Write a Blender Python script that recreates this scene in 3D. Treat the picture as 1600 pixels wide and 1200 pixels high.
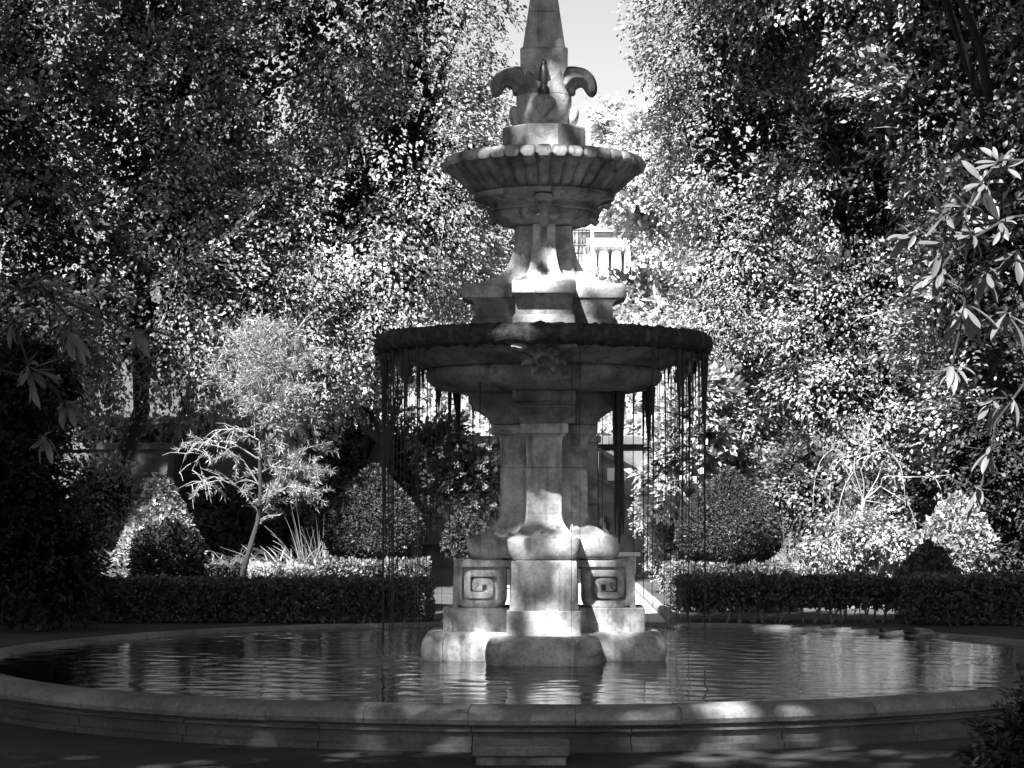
import bpy, bmesh, math, random
import numpy as np
from mathutils import Vector, Matrix
R = math.radians
for o in list(bpy.data.objects): bpy.data.objects.remove(o)
SC = bpy.context.scene
COL = SC.collection

# ------------------------------------------------------------------ camera, sky, sun, exposure
F = 3400.0; CX = 850.0; HZ = 780.0; D0 = 18.6; EYE = 1.6     # focal length and principal point in photo pixels
cd = bpy.data.cameras.new('camera'); cam = bpy.data.objects.new('camera', cd); COL.objects.link(cam)
cam.location = (0, -D0, EYE); cam.rotation_euler = (R(90), 0, 0)
cd.sensor_width = 36; cd.lens = 36 * F / 1600; cd.shift_x = -50 / 1600; cd.shift_y = 180 / 1600
cd.clip_start = 0.1; cd.clip_end = 3000
SC.camera = cam
SUN_EL, SUN_AZ = 48.0, 203.0            # azimuth clockwise from +Y: behind the camera, to its left
w = bpy.data.worlds.new('World'); SC.world = w; w.use_nodes = True
nt = w.node_tree; nt.nodes.clear()
sky = nt.nodes.new('ShaderNodeTexSky'); sky.sky_type = 'NISHITA'; sky.sun_disc = False; sky.air_density = 0.5; sky.dust_density = 1.0
sky.sun_elevation = R(SUN_EL); sky.sun_rotation = R(SUN_AZ)
bw = nt.nodes.new('ShaderNodeRGBToBW'); bg = nt.nodes.new('ShaderNodeBackground'); wo = nt.nodes.new('ShaderNodeOutputWorld')
bg.inputs['Strength'].default_value = 0.065
nt.links.new(sky.outputs[0], bw.inputs[0]); nt.links.new(bw.outputs[0], bg.inputs[0]); nt.links.new(bg.outputs[0], wo.inputs[0])
sd = bpy.data.lights.new('sun', 'SUN'); sd.energy = 5.0; sd.angle = R(0.53); sd.color = (1, 1, 1)
so = bpy.data.objects.new('sun', sd); COL.objects.link(so)
SDIR = Vector((math.sin(R(SUN_AZ)) * math.cos(R(SUN_EL)), math.cos(R(SUN_AZ)) * math.cos(R(SUN_EL)), math.sin(R(SUN_EL))))
so.rotation_euler = SDIR.to_track_quat('Z', 'Y').to_euler(); so.location = SDIR * 60
vs = SC.view_settings; vs.view_transform = 'Standard'; vs.look = 'None'; vs.gamma = 1; vs.exposure = 2.42
vs.use_curve_mapping = False

# ------------------------------------------------------------------ helpers
def W(px, py, depth):                    # a photo pixel at a known distance -> a point
    return Vector(((px - CX) * depth / F, depth - D0, EYE + (HZ - py) * depth / F))
def X(px, depth): return (px - CX) * depth / F
def Z(py, depth): return EYE + (HZ - py) * depth / F

def tag(o, label=None, cat=None, group=None, kind=None):
    if label: o['label'] = label
    if cat: o['category'] = cat
    if group: o['group'] = group
    if kind: o['kind'] = kind
    return o
def link(name, me, mat=None, parent=None):
    o = bpy.data.objects.new(name, me); COL.objects.link(o)
    if mat and not me.materials: me.materials.append(mat)
    if parent: o.parent = parent
    return o
def thing(name, loc, label, cat, group=None, rz=0):
    o = bpy.data.objects.new(name, None); COL.objects.link(o); o.location = loc; o.rotation_euler.z = rz
    o.empty_display_size = 0.2
    return tag(o, label, cat, group)
def copy_to(o, parent, loc=None, rot=None):
    c = o.copy(); COL.objects.link(c); c.parent = parent
    if loc is not None: c.location = loc
    if rot is not None: c.rotation_euler = rot
    return c

class MB:                                # collects verts and faces, builds ONE mesh
    def __init__(s): s.v = []; s.f = []
    def add(s, V, Fc):
        b = len(s.v); s.v.extend([tuple(p) for p in V]); s.f.extend([tuple(b + i for i in q) for q in Fc])
    def box(s, x0, x1, y0, y1, z0, z1):
        s.add([(x0,y0,z0),(x1,y0,z0),(x1,y1,z0),(x0,y1,z0),(x0,y0,z1),(x1,y0,z1),(x1,y1,z1),(x0,y1,z1)],
              [(0,3,2,1),(4,5,6,7),(0,1,5,4),(1,2,6,5),(2,3,7,6),(3,0,4,7)])
    def loft(s, rings, cap=True, closed=True):
        n = len(rings[0]); V = [p for r in rings for p in r]; Fc = []
        for i in range(len(rings) - 1):
            for j in range(n if closed else n - 1):
                k = (j + 1) % n
                Fc.append((i*n+j, i*n+k, (i+1)*n+k, (i+1)*n+j))
        if cap:
            Fc.append(tuple(range(n - 1, -1, -1))); Fc.append(tuple((len(rings)-1)*n + j for j in range(n)))
        s.add(V, Fc)
    def tube(s, pts, rad, sides=6):
        pts = [Vector(p) for p in pts]; rings = []; n = len(pts)
        if not hasattr(rad, '__len__'): rad = [rad] * n
        ref = Vector((0.31, 0.17, 0.93))
        for i, p in enumerate(pts):
            t = (pts[min(i+1, n-1)] - pts[max(i-1, 0)]).normalized()
            a = t.cross(ref)
            if a.length < 1e-3: a = t.cross(Vector((1, 0, 0)))
            a.normalize(); b = t.cross(a)
            rings.append([p + (a*math.cos(2*math.pi*k/sides) + b*math.sin(2*math.pi*k/sides)) * rad[i] for k in range(sides)])
        s.loft(rings)
    def lathe(s, prof, seg=64, rfun=None, cap=False):
        rings = []
        for i, (r, z) in enumerate(prof):
            rings.append([((r + (rfun(i, 2*math.pi*k/seg) if rfun else 0)) * math.cos(2*math.pi*k/seg),
                           (r + (rfun(i, 2*math.pi*k/seg) if rfun else 0)) * math.sin(2*math.pi*k/seg), z) for k in range(seg)])
        s.loft(rings, cap=cap)
    def mesh(s, name, smooth=None):
        me = bpy.data.meshes.new(name); me.from_pydata(s.v, [], s.f)
        bm = bmesh.new(); bm.from_mesh(me); bmesh.ops.recalc_face_normals(bm, faces=bm.faces)
        if smooth is not None:
            for f in bm.faces: f.smooth = True
            for e in bm.edges:
                if len(e.link_faces) == 2 and e.calc_face_angle(0) > R(smooth): e.smooth = False
        bm.to_mesh(me); bm.free(); return me
    def build(s, name, mat, parent=None, smooth=None): return link(name, s.mesh(name, smooth), mat, parent)

def np_mesh(name, V, Q):
    me = bpy.data.meshes.new(name); n = len(V); m = len(Q)
    me.vertices.add(n); me.vertices.foreach_set('co', np.ascontiguousarray(V, dtype=np.float32).ravel())
    me.loops.add(4*m); me.loops.foreach_set('vertex_index', np.ascontiguousarray(Q, dtype=np.int32).ravel())
    me.polygons.add(m); me.polygons.foreach_set('loop_start', np.arange(0, 4*m, 4, dtype=np.int32))
    me.update(calc_edges=True); return me
def norm(a): return a / np.maximum(np.linalg.norm(a, axis=1, keepdims=True), 1e-9)
def leaf_arrays(P, D, N, L, Wd, fold=0.12):
    """one bent diamond for each leaf"""
    D = norm(D); S = norm(np.cross(D, N)); N = np.cross(S, D)
    L = np.asarray(L).reshape(-1, 1); Wd = np.asarray(Wd).reshape(-1, 1)
    mid = P + D * L * 0.45 + N * L * fold
    V = np.stack([P, mid + S*Wd*0.5, P + D*L, mid - S*Wd*0.5], axis=1).reshape(-1, 3)
    Q = np.arange(len(P)*4).reshape(-1, 4)
    return V, Q
def join_np(parts):
    Vs, Qs, b = [], [], 0
    for V, Q in parts: Vs.append(V); Qs.append(Q + b); b += len(V)
    return np.concatenate(Vs), np.concatenate(Qs)
def wavy(P, s, seed):                    # cheap smooth noise, about -1..1
    r = np.random.default_rng(seed); o = np.zeros(len(P))
    for i in range(5):
        k = r.normal(size=3) * s * (1 + 0.5*i); o += np.sin(P @ k + r.uniform(0, 6.28)) / (1 + 0.35*i)
    return o / 2.6

# ------------------------------------------------------------------ materials (grey: the photograph is black and white)
def new_mat(name):
    m = bpy.data.materials.new(name); m.use_nodes = True
    nt = m.node_tree; p = nt.nodes['Principled BSDF']; return m, nt, p
def leaf_mat(name, lo, hi, rough=0.45, trans=0.25, spec=0.5):
    m, nt, p = new_mat(name); N = nt.nodes.new
    g = N('ShaderNodeNewGeometry'); mr = N('ShaderNodeMapRange'); mr.inputs['To Min'].default_value = lo; mr.inputs['To Max'].default_value = hi
    nt.links.new(g.outputs['Random Per Island'], mr.inputs['Value'])
    nt.links.new(mr.outputs[0], p.inputs['Base Color'])
    p.inputs['Roughness'].default_value = rough; p.inputs['Specular IOR Level'].default_value = spec
    t = N('ShaderNodeBsdfTranslucent'); nt.links.new(mr.outputs[0], t.inputs['Color'])
    mx = N('ShaderNodeMixShader'); mx.inputs[0].default_value = trans
    nt.links.new(p.outputs[0], mx.inputs[1]); nt.links.new(t.outputs[0], mx.inputs[2])
    nt.links.new(mx.outputs[0], nt.nodes['Material Output'].inputs['Surface']); return m
def stone_mat(name, lo, hi, scale=3.0, stain=0.5, streak=0.5, bump=0.4, rough=0.85, stain_col=0.03):
    m, nt, p = new_mat(name); N = nt.nodes.new; Lk = nt.links.new
    g = N('ShaderNodeNewGeometry')
    n1 = N('ShaderNodeTexNoise'); n1.inputs['Scale'].default_value = scale; n1.inputs['Detail'].default_value = 9; n1.inputs['Roughness'].default_value = 0.62
    Lk(g.outputs['Position'], n1.inputs['Vector'])
    r1 = N('ShaderNodeMapRange'); r1.inputs['From Min'].default_value = 0.32; r1.inputs['From Max'].default_value = 0.68
    r1.inputs['To Min'].default_value = lo; r1.inputs['To Max'].default_value = hi; Lk(n1.outputs[0], r1.inputs['Value'])
    n2 = N('ShaderNodeTexNoise'); n2.inputs['Scale'].default_value = scale*0.9; n2.inputs['Detail'].default_value = 6; n2.inputs['Distortion'].default_value = 0.6
    mp = N('ShaderNodeMapping'); mp.inputs['Location'].default_value = (7, 3, 1); Lk(g.outputs['Position'], mp.inputs['Vector']); Lk(mp.outputs[0], n2.inputs['Vector'])
    r2 = N('ShaderNodeMapRange'); r2.inputs['From Min'].default_value = 0.56; r2.inputs['From Max'].default_value = 0.74; r2.inputs['To Max'].default_value = stain; Lk(n2.outputs[0], r2.inputs['Value'])
    n3 = N('ShaderNodeTexNoise'); n3.inputs['Scale'].default_value = 9; n3.inputs['Detail'].default_value = 5
    mp3 = N('ShaderNodeMapping'); mp3.inputs['Scale'].default_value = (1.4, 1.4, 0.12); Lk(g.outputs['Position'], mp3.inputs['Vector']); Lk(mp3.outputs[0], n3.inputs['Vector'])
    r3 = N('ShaderNodeMapRange'); r3.inputs['From Min'].default_value = 0.54; r3.inputs['From Max'].default_value = 0.72; r3.inputs['To Max'].default_value = streak; Lk(n3.outputs[0], r3.inputs['Value'])
    ad = N('ShaderNodeMath'); ad.operation = 'MAXIMUM'; Lk(r2.outputs[0], ad.inputs[0]); Lk(r3.outputs[0], ad.inputs[1])
    mx = N('ShaderNodeMix'); mx.data_type = 'FLOAT'; Lk(ad.outputs[0], mx.inputs[0]); Lk(r1.outputs[0], mx.inputs[2]); mx.inputs[3].default_value = stain_col
    Lk(mx.outputs[0], p.inputs['Base Color']); p.inputs['Roughness'].default_value = rough
    n5 = N('ShaderNodeTexNoise'); n5.inputs['Scale'].default_value = 38; n5.inputs['Detail'].default_value = 6; Lk(g.outputs['Position'], n5.inputs['Vector'])
    r5 = N('ShaderNodeMapRange'); r5.inputs['From Min'].default_value = 0.42; r5.inputs['From Max'].default_value = 0.66; r5.inputs['To Min'].default_value = 1.06; r5.inputs['To Max'].default_value = 0.80; Lk(n5.outputs[0], r5.inputs['Value'])
    mm = N('ShaderNodeMath'); mm.operation = 'MULTIPLY'; Lk(mx.outputs[0], mm.inputs[0]); Lk(r5.outputs[0], mm.inputs[1]); Lk(mm.outputs[0], p.inputs['Base Color'])
    n4 = N('ShaderNodeTexNoise'); n4.inputs['Scale'].default_value = 45; n4.inputs['Detail'].default_value = 7; Lk(g.outputs['Position'], n4.inputs['Vector'])
    bp = N('ShaderNodeBump'); bp.inputs['Strength'].default_value = bump; bp.inputs['Distance'].default_value = 0.01
    b2 = N('ShaderNodeBump'); b2.inputs['Strength'].default_value = bump*.8; b2.inputs['Distance'].default_value = 0.03; Lk(n1.outputs[0], b2.inputs['Height']); Lk(b2.outputs[0], bp.inputs['Normal'])
    Lk(n4.outputs[0], bp.inputs['Height']); Lk(bp.outputs[0], p.inputs['Normal']); return m
def flat_mat(name, c, rough=0.8, var=0.3, scale=6, bump=0.3):
    return stone_mat(name, c*(1-var), c*(1+var), scale, 0.25, 0.0, bump, rough, c*0.4)

M = {}
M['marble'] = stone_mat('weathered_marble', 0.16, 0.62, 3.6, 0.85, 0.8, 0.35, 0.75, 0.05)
M['marble_dark'] = stone_mat('weathered_marble_darker', 0.08, 0.34, 3.4, 0.85, 0.8, 0.45, 0.8, 0.03)  # same stone with a lower base tone
M['wet'] = stone_mat('wet_bronze', 0.012, 0.03, 8, 0.3, 0.3, 0.4, 0.35, 0.01)
M['moss'] = stone_mat('wet_moss', 0.01, 0.045, 16, 0.5, 0.9, 1.0, 0.8, 0.12)
M['strand'] = flat_mat('black_algae', 0.012, 0.6, 0.4, 30)
M['coping'] = stone_mat('basin_stone', 0.10, 0.28, 2.2, 0.7, 0.25, 0.5, 0.8, 0.06)
M['wall'] = stone_mat('rendered_wall', 0.04, 0.14, 1.1, 0.6, 0.6, 0.4, 0.9, 0.07)  # low tone: weathered stone plus tree shade put into the colour
M['white'] = stone_mat('white_render', 0.70, 0.82, 0.6, 0.15, 0.1, 0.2, 0.8, 0.5)
M['iron'] = flat_mat('dark_iron', 0.03, 0.3)
M['roof'] = flat_mat('roof_tile', 0.16, 0.3)
M['glass'] = flat_mat('window_glass', 0.2, 0.1, 0.1)
M['soil'] = stone_mat('soil', 0.015, 0.05, 1.4, 0.5, 0, 0.9, 0.95, 0.015)
M['gravel'] = stone_mat('gravel', 0.38, 0.60, 5, 0.3, 0, 0.8, 0.95, 0.15)
M['bark'] = stone_mat('bark', 0.10, 0.24, 7, 0.5, 0.5, 0.9, 0.9, 0.05)
M['bark_pale'] = stone_mat('pale_bark', 0.16, 0.30, 7, 0.3, 0.2, 0.6, 0.8, 0.14)
M['bark_dark'] = stone_mat('shade_dark_bark', 0.007, 0.022, 7, 0.5, 0.3, 0.8, 0.9, 0.02)  # near-black so that sunlit trunks look as if in shade
M['leaf_beech'] = leaf_mat('beech_leaf', 0.09, 0.25, 0.42, 0.12)
M['leaf_core_shaded'] = leaf_mat('shaded_inner_leaf', 0.008, 0.02, 0.6, 0.1, 0.2)  # shade inside the crowns is painted into this near-black leaf colour
M['leaf_shadowed'] = leaf_mat('shadowed_leaf', 0.018, 0.05, 0.55, 0.1, 0.3)  # dark colour carries the shade on clipped shrubs and edge bushes
M['leaf_box'] = leaf_mat('box_leaf', 0.06, 0.14, 0.45, 0.15)
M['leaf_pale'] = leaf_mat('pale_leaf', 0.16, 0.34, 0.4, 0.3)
M['leaf_ivy'] = leaf_mat('ivy_leaf', 0.14, 0.30, 0.35, 0.2)
M['leaf_hill'] = leaf_mat('overlit_hill_leaf', 0.35, 0.6, 0.5, 0.4)  # albedo raised to imitate overexposed sunlit foliage
M['leaf_needle'] = leaf_mat('needle_leaf', 0.12, 0.30, 0.4, 0.3)
M['leaf_big'] = leaf_mat('broad_leaf', 0.07, 0.13, 0.4, 0.2)
M['leaf_shade'] = leaf_mat('shade_tree_leaf', 0.04, 0.10, 0.5, 0.2)
M['petal'] = leaf_mat('white_petal', 0.6, 0.8, 0.6, 0.3)
m, nt_, p_ = new_mat('pool_water'); M['water'] = m
p_.inputs['Base Color'].default_value = (0.006, 0.006, 0.006, 1); p_.inputs['Roughness'].default_value = 0.02; p_.inputs['IOR'].default_value = 1.33
g_ = nt_.nodes.new('ShaderNodeNewGeometry'); n_ = nt_.nodes.new('ShaderNodeTexNoise'); n_.inputs['Scale'].default_value = 1.0; n_.inputs['Detail'].default_value = 5; n_.inputs['Roughness'].default_value = 0.6
mp_ = nt_.nodes.new('ShaderNodeMapping'); mp_.inputs['Scale'].default_value = (3.5, 8.0, 1)
b_ = nt_.nodes.new('ShaderNodeBump'); b_.inputs['Strength'].default_value = 0.12; b_.inputs['Distance'].default_value = 0.02
nt_.links.new(g_.outputs['Position'], mp_.inputs['Vector']); nt_.links.new(mp_.outputs[0], n_.inputs['Vector']); nt_.links.new(n_.outputs[0], b_.inputs['Height']); nt_.links.new(b_.outputs[0], p_.inputs['Normal'])

# ------------------------------------------------------------------ the setting: ground, path, hill, water
def sheet(name, x0, x1, y0, y1, z, mat, n=1):
    b = MB(); b.add([(x0,y0,z),(x1,y0,z),(x1,y1,z),(x0,y1,z)], [(0,1,2,3)])
    return tag(b.build(name, mat), kind='structure')
sheet('ground', -1500, 1500, -300, 2500, 0.0, M['soil'])
sheet('path', -1.35, 1.62, 5.3, 31.2, 0.004, M['gravel'])
# ring path round the basin
b = MB(); b.loft([[(r*math.cos(a), r*math.sin(a), 0.008) for a in np.linspace(0, 2*math.pi, 97)[:-1]] for r in (4.9, 6.6)], cap=False)
tag(b.build('ring_path', M['soil']), kind='structure')
# rising ground behind the terrace wall
hp = [(31.6, 2.98), (36, 3.0), (46, 4.6), (58, 7.6), (68, 10.4), (75, 10.7), (120, 11.2), (400, 12.0)]
b = MB(); xs = np.linspace(-60, 60, 25)
b.add([(x, y, z + (0.25*math.sin(x*0.6 + y) if 40 < y < 66 else 0)) for (y, z) in hp for x in xs],
      [(i*25+j, i*25+j+1, (i+1)*25+j+1, (i+1)*25+j) for i in range(len(hp)-1) for j in range(24)])
tag(b.build('hill', M['soil'], smooth=60), kind='structure')
WATER_Z = 0.25
g1 = np.linspace(-4.66, 4.66, 240); GX, GY = np.meshgrid(g1, g1); rw = np.random.default_rng(12); H = np.zeros_like(GX)
for i in range(34):
    lam = rw.uniform(.07, .42); an = rw.uniform(0, 6.28); kx, ky = 2*math.pi/lam*np.array([math.cos(an), math.sin(an)])
    H += lam*.0014*np.sin(kx*GX + ky*GY + rw.uniform(0, 6.28) + .8*np.sin(GX*rw.uniform(.5, 2) + GY*rw.uniform(.5, 2)))
H *= .75 + .5*np.sin(GX*.9 + 1.3*np.sin(GY*.7))*np.sin(GY*1.1 + .5)
for k in range(14):                                              # rings where the drips land
    a = rw.uniform(0, 6.28); q = rw.uniform(.95, 1.4); rad = np.hypot(GX - q*math.cos(a), GY - q*math.sin(a)); H += .0022*np.sin(rad*2*math.pi/.11)*np.exp(-rad/.3)
inside = (GX**2 + GY**2) < 4.655**2; idx = np.arange(240*240).reshape(240, 240); Qw = np.stack([idx[:-1,:-1], idx[:-1,1:], idx[1:,1:], idx[1:,:-1]], -1).reshape(-1, 4)
Qw = Qw[inside.ravel()[Qw].all(1)]; me = np_mesh('water', np.stack([GX.ravel(), GY.ravel(), WATER_Z + H.ravel()], 1), Qw)
me.polygons.foreach_set('use_smooth', np.ones(len(Qw), dtype=bool)); tag(link('water', me, M['water']), kind='structure')

# ------------------------------------------------------------------ basin
basin = thing('basin', (0, 0, 0), 'low round stone pool basin with rolled coping around the fountain', 'basin')
def arc_piece(prof, a, seg=6):
    b = MB(); rings = [[(r*math.cos(t), r*math.sin(t), z) for (r, z) in prof] for t in np.linspace(-a, a, seg + 1)]
    b.loft(rings); return b
nst = 46; ha = math.pi/nst
cop = [(r + .1, z + .016) for (r, z) in [(4.50,.10),(4.495,.235),(4.52,.262),(4.60,.274),(4.72,.272),(4.80,.258),(4.845,.228),(4.858,.195),(4.845,.165),(4.81,.148),(4.79,.142),(4.79,.10)]]
cme = arc_piece(cop, ha - 0.0004).mesh('coping_stone', 40); cme.materials.append(M['coping'])
wal = [(r + .1, z + .015) for (r, z) in [(4.60,-.06),(4.60,.098),(4.77,.098),(4.77,.14),(4.822,.138),(4.822,.120),(4.792,.114),(4.792,.04),(4.83,.03),(4.83,-.06)]]
wme = arc_piece(wal, ha*1.5 - 0.0007, 8).mesh('wall_block', 30); wme.materials.append(M['wall'])
rng = random.Random(4)
for i in range(nst):
    o = link('coping_stone', cme, None, basin); o.rotation_euler.z = 2*ha*i + 0.04; o.location.z = rng.uniform(-.003, .003)
for i in range(int(nst/1.5)):
    o = link('wall_block', wme, None, basin); o.rotation_euler.z = 3*ha*i + 0.01
# last gap
o = link('wall_block', arc_piece(wal, ha*0.5 - 0.0007, 3).mesh('wall_block', 30), M['wall'], basin); o.rotation_euler.z = 3*ha*29.5 + 0.01 + ha*0.5

# ------------------------------------------------------------------ fountain
ftn = thing('fountain', (0, 0, 0), 'tall tiered marble fountain with two round bowls and an obelisk, standing in the pool', 'fountain')
def outline(reach, hw, rc=0.0, g=0.0015):
    pts = []
    if rc <= 0: pts = [(-hw, -reach), (hw, -reach)]
    else:
        for k in range(6):
            t = math.pi + k*math.pi/10; pts.append((-hw + rc + rc*math.cos(t), -reach + rc + rc*math.sin(t)))
        for k in range(6):
            t = 1.5*math.pi + k*math.pi/10; pts.append((hw - rc + rc*math.cos(t), -reach + rc + rc*math.sin(t)))
    return pts + [(hw, -hw - g), (0, -g), (-hw, -hw - g)]
def arms(name, levels, mat, rc=0.0, bev=0.008, smooth=35, turn=(0, 1, 2, 3)):
    b = MB(); b.loft([[(x, y, z) for (x, y) in outline(re, hw, min(rc, hw*0.9))] for (z, re, hw) in levels])
    me = b.mesh(name, smooth); me.materials.append(mat); out = []
    for k in turn:
        o = link(name, me, None, ftn); o.rotation_euler.z = k*math.pi/2; out.append(o)
        if bev:
            md = o.modifiers.new('bevel', 'BEVEL'); md.width = bev; md.segments = 2; md.limit_method = 'ANGLE'; md.angle_limit = R(50)
    return out
def quarter(n=9): return [k/(n-1) for k in range(n)]
# bottom cushions
lv = []
for t in np.linspace(-1, 1, 13):
    a = t*math.pi/2; ins = 0.11*(1 - max(0, math.cos(a))**.65); lv.append((0.335 + 0.152*math.sin(a), 1.03 - ins, 0.48 - ins))
lv = [(0.10, 0.93, 0.38)] + lv
arms('base_cushion', lv, M['marble'], rc=0.10, bev=0)
arms('base_block', [(0.48, 0.85, 0.305), (0.687, 0.85, 0.305)], M['marble'], rc=0.012)
# scroll brackets: a slab with a raised square spiral on both cheeks
K = 0.001415
def sc_pt(cx, cy): return ((800 - cx)*K, EYE - (40 + cy/3.81)*0.00539)      # (distance from axis, height)
def rounded(poly, r, n=5):
    out = []
    for i in range(len(poly)):
        p0, p1, p2 = Vector(poly[i-1]), Vector(poly[i]), Vector(poly[(i+1) % len(poly)])
        rr = min(r, (p0-p1).length*0.48, (p2-p1).length*0.48)
        a = p1 + (p0-p1).normalized()*rr; c = p1 + (p2-p1).normalized()*rr
        for k in range(n+1):
            t = k/n; out.append((a*(1-t) + p1*t)*(1-t) + (p1*(1-t) + c*t)*t)
    return out
HWS = 0.27
s0, zt = sc_pt(268, 205); s1, zb = sc_pt(575, 497)
slab = rounded([(s0, zb), (s0, zt), (s1, zt), (s1, zb)], 0.075)
def band(path, width):
    p = [Vector(q) for q in path]; pts = [p[0]]
    for i in range(1, len(p)-1):
        rr = min([.0, .07, .07, .06, .05, .045, .04, .03, .025, .015, .008, .0][i], (p[i]-p[i-1]).length*0.45, (p[i+1]-p[i]).length*0.45)
        a = p[i] + (p[i-1]-p[i]).normalized()*rr; c = p[i] + (p[i+1]-p[i]).normalized()*rr
        for k in range(6):
            t = k/5; pts.append((a*(1-t) + p[i]*t)*(1-t) + (p[i]*(1-t) + c*t)*t)
    pts.append(p[-1]); L, Rr = [], []
    for i, q in enumerate(pts):
        t = (pts[min(i+1, len(pts)-1)] - pts[max(i-1, 0)]).normalized(); n = Vector((-t.y, t.x))
        L.append(q + n*width/2); Rr.append(q - n*width/2)
    return L, Rr
spath = [sc_pt(*q) for q in [(598,231),(291,231),(291,471),(541,471),(541,289),(343,289),(343,419),(479,419),(479,338),(391,338),(391,376),(432,376)]]
bl, br = band(spath, 38*K)
sm = MB()
sm.loft([[(x, -s, z) for (s, z) in slab] for x in (-HWS + 0.045, HWS - 0.045)])
# plain end face, slightly swelling to the foot
sm.loft([[(-hw, -re, z), (hw, -re, z), (hw, -re+0.05, z), (-hw, -re+0.05, z)] for (z, re, hw) in
         [(zb+.002, .772, .283), (zb+.1, .768, .276), (zb+.25, .764, .270), (zt-.05, .760, .268), (zt-.012, .752, .268), (zt-.002, .735, .262)]])
sme = sm.mesh('scroll_bracket', 30); sme.materials.append(M['marble'])
bmes = []
for sx in (-1, 1):
    bm_ = MB()
    x0, x1 = sx*(HWS - 0.05), sx*HWS
    bm_.loft([[(x0, -l.x, l.y), (x1*0.996, -l.x, l.y), (x1, -(l*0.92+r_*0.08).x, (l*0.92+r_*0.08).y), (x1, -(r_*0.92+l*0.08).x, (r_*0.92+l*0.08).y), (x1*0.996, -r_.x, r_.y), (x0, -r_.x, r_.y)] for l, r_ in zip(bl, br)])
    bmes.append(bm_.mesh('spiral_band', 30)); bmes[-1].materials.append(M['marble'])
for k in range(4):
    o = link('scroll_bracket', sme, None, ftn); o.rotation_euler.z = k*math.pi/2
    for q in bmes: link('spiral_band', q, None, o)
b = MB(); b.box(-.29, .29, -.29, .29, .688, 1.093); b.build('core_block', M['marble'], ftn)
# ovolo, flare, shaft, cap, capital
arms('ovolo_moulding', [(1.096 + 0.17*(1 - math.cos(t*math.pi/2)), 0.575 + 0.085*math.sin(t*math.pi/2), 0.245 + 0.06*math.sin(t*math.pi/2)) for t in quarter(10)] + [(1.272, .658, .303), (1.276, .645, .292)], M['marble'], rc=0.05, bev=0)
arms('shaft_foot', [(1.277 + 0.205*t, 0.377 + 0.262*(1-t)**2.3, 0.153 + 0.135*(1-t)**2.3) for t in quarter(12)], M['marble'], rc=0.02, bev=0)
arms('shaft_block', [(1.4845, .375, .152), (1.6, .372, .151), (1.864, .37, .15)], M['marble'], rc=0.015, bev=0)
arms('shaft_block', [(1.8675, .37, .15), (2.07, .372, .151), (2.10, .378, .155), (2.125, .393, .168), (2.14, .415, .183), (2.148, .43, .19)], M['marble'], rc=0.015, bev=0)
arms('shaft_cap', [(2.150, .449, .202), (2.232, .449, .202)], M['marble'], rc=0.006, bev=0.004)
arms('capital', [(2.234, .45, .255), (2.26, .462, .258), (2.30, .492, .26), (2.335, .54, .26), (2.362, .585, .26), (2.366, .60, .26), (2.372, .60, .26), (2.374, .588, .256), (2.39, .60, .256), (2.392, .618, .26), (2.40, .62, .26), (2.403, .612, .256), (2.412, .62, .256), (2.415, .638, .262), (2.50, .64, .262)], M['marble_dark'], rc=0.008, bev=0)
# lower bowl
prof = [(0.05,2.503),(.62,2.504),(.76,2.508),(.88,2.53),(.965,2.572),(1.005,2.62),(1.012,2.655),(.995,2.688),(.975,2.70),(1.0,2.704),(1.035,2.708),(1.05,2.722),(1.10,2.737),(1.16,2.752),(1.175,2.762),(1.19,2.764),(1.25,2.79),(1.31,2.822),(1.335,2.835),(1.35,2.85),(1.33,2.94),(1.26,2.95),(1.1,2.86),(.5,2.83),(0.05,2.83)]
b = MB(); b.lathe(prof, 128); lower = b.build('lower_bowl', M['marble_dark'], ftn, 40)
rg = np.random.default_rng(3)
rings = []; ns = 288; nq = 18
for k in range(ns):
    t = 2*math.pi*k/ns; ring = []
    for q in range(nq):
        a = 2*math.pi*q/nq
        d = 0.004*math.sin(t*23 + 3*math.sin(a*2)) + 0.004*math.sin(t*57 + a*3) + 0.005*math.sin(t*101 - a*5) + rg.uniform(-.009, .009)
        r = 1.352 + (0.088 + d*0.6)*math.cos(a); z = 2.918 + (0.084 + d*0.8)*math.sin(a)
        if math.sin(a) < -0.5: z -= max(0, 0.008*math.sin(t*37) + 0.008*math.sin(t*91) + rg.uniform(-.01, .012))
        ring.append((r*math.cos(t), r*math.sin(t), z))
    rings.append(ring)
b = MB(); b.loft(rings + [rings[0]], cap=False); b.build('mossy_rim', M['moss'], ftn, 70)
b = MB(); b.lathe([(0.02, 2.90), (1.28, 2.90)], 64); b.build('bowl_water', M['water'], ftn)
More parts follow.
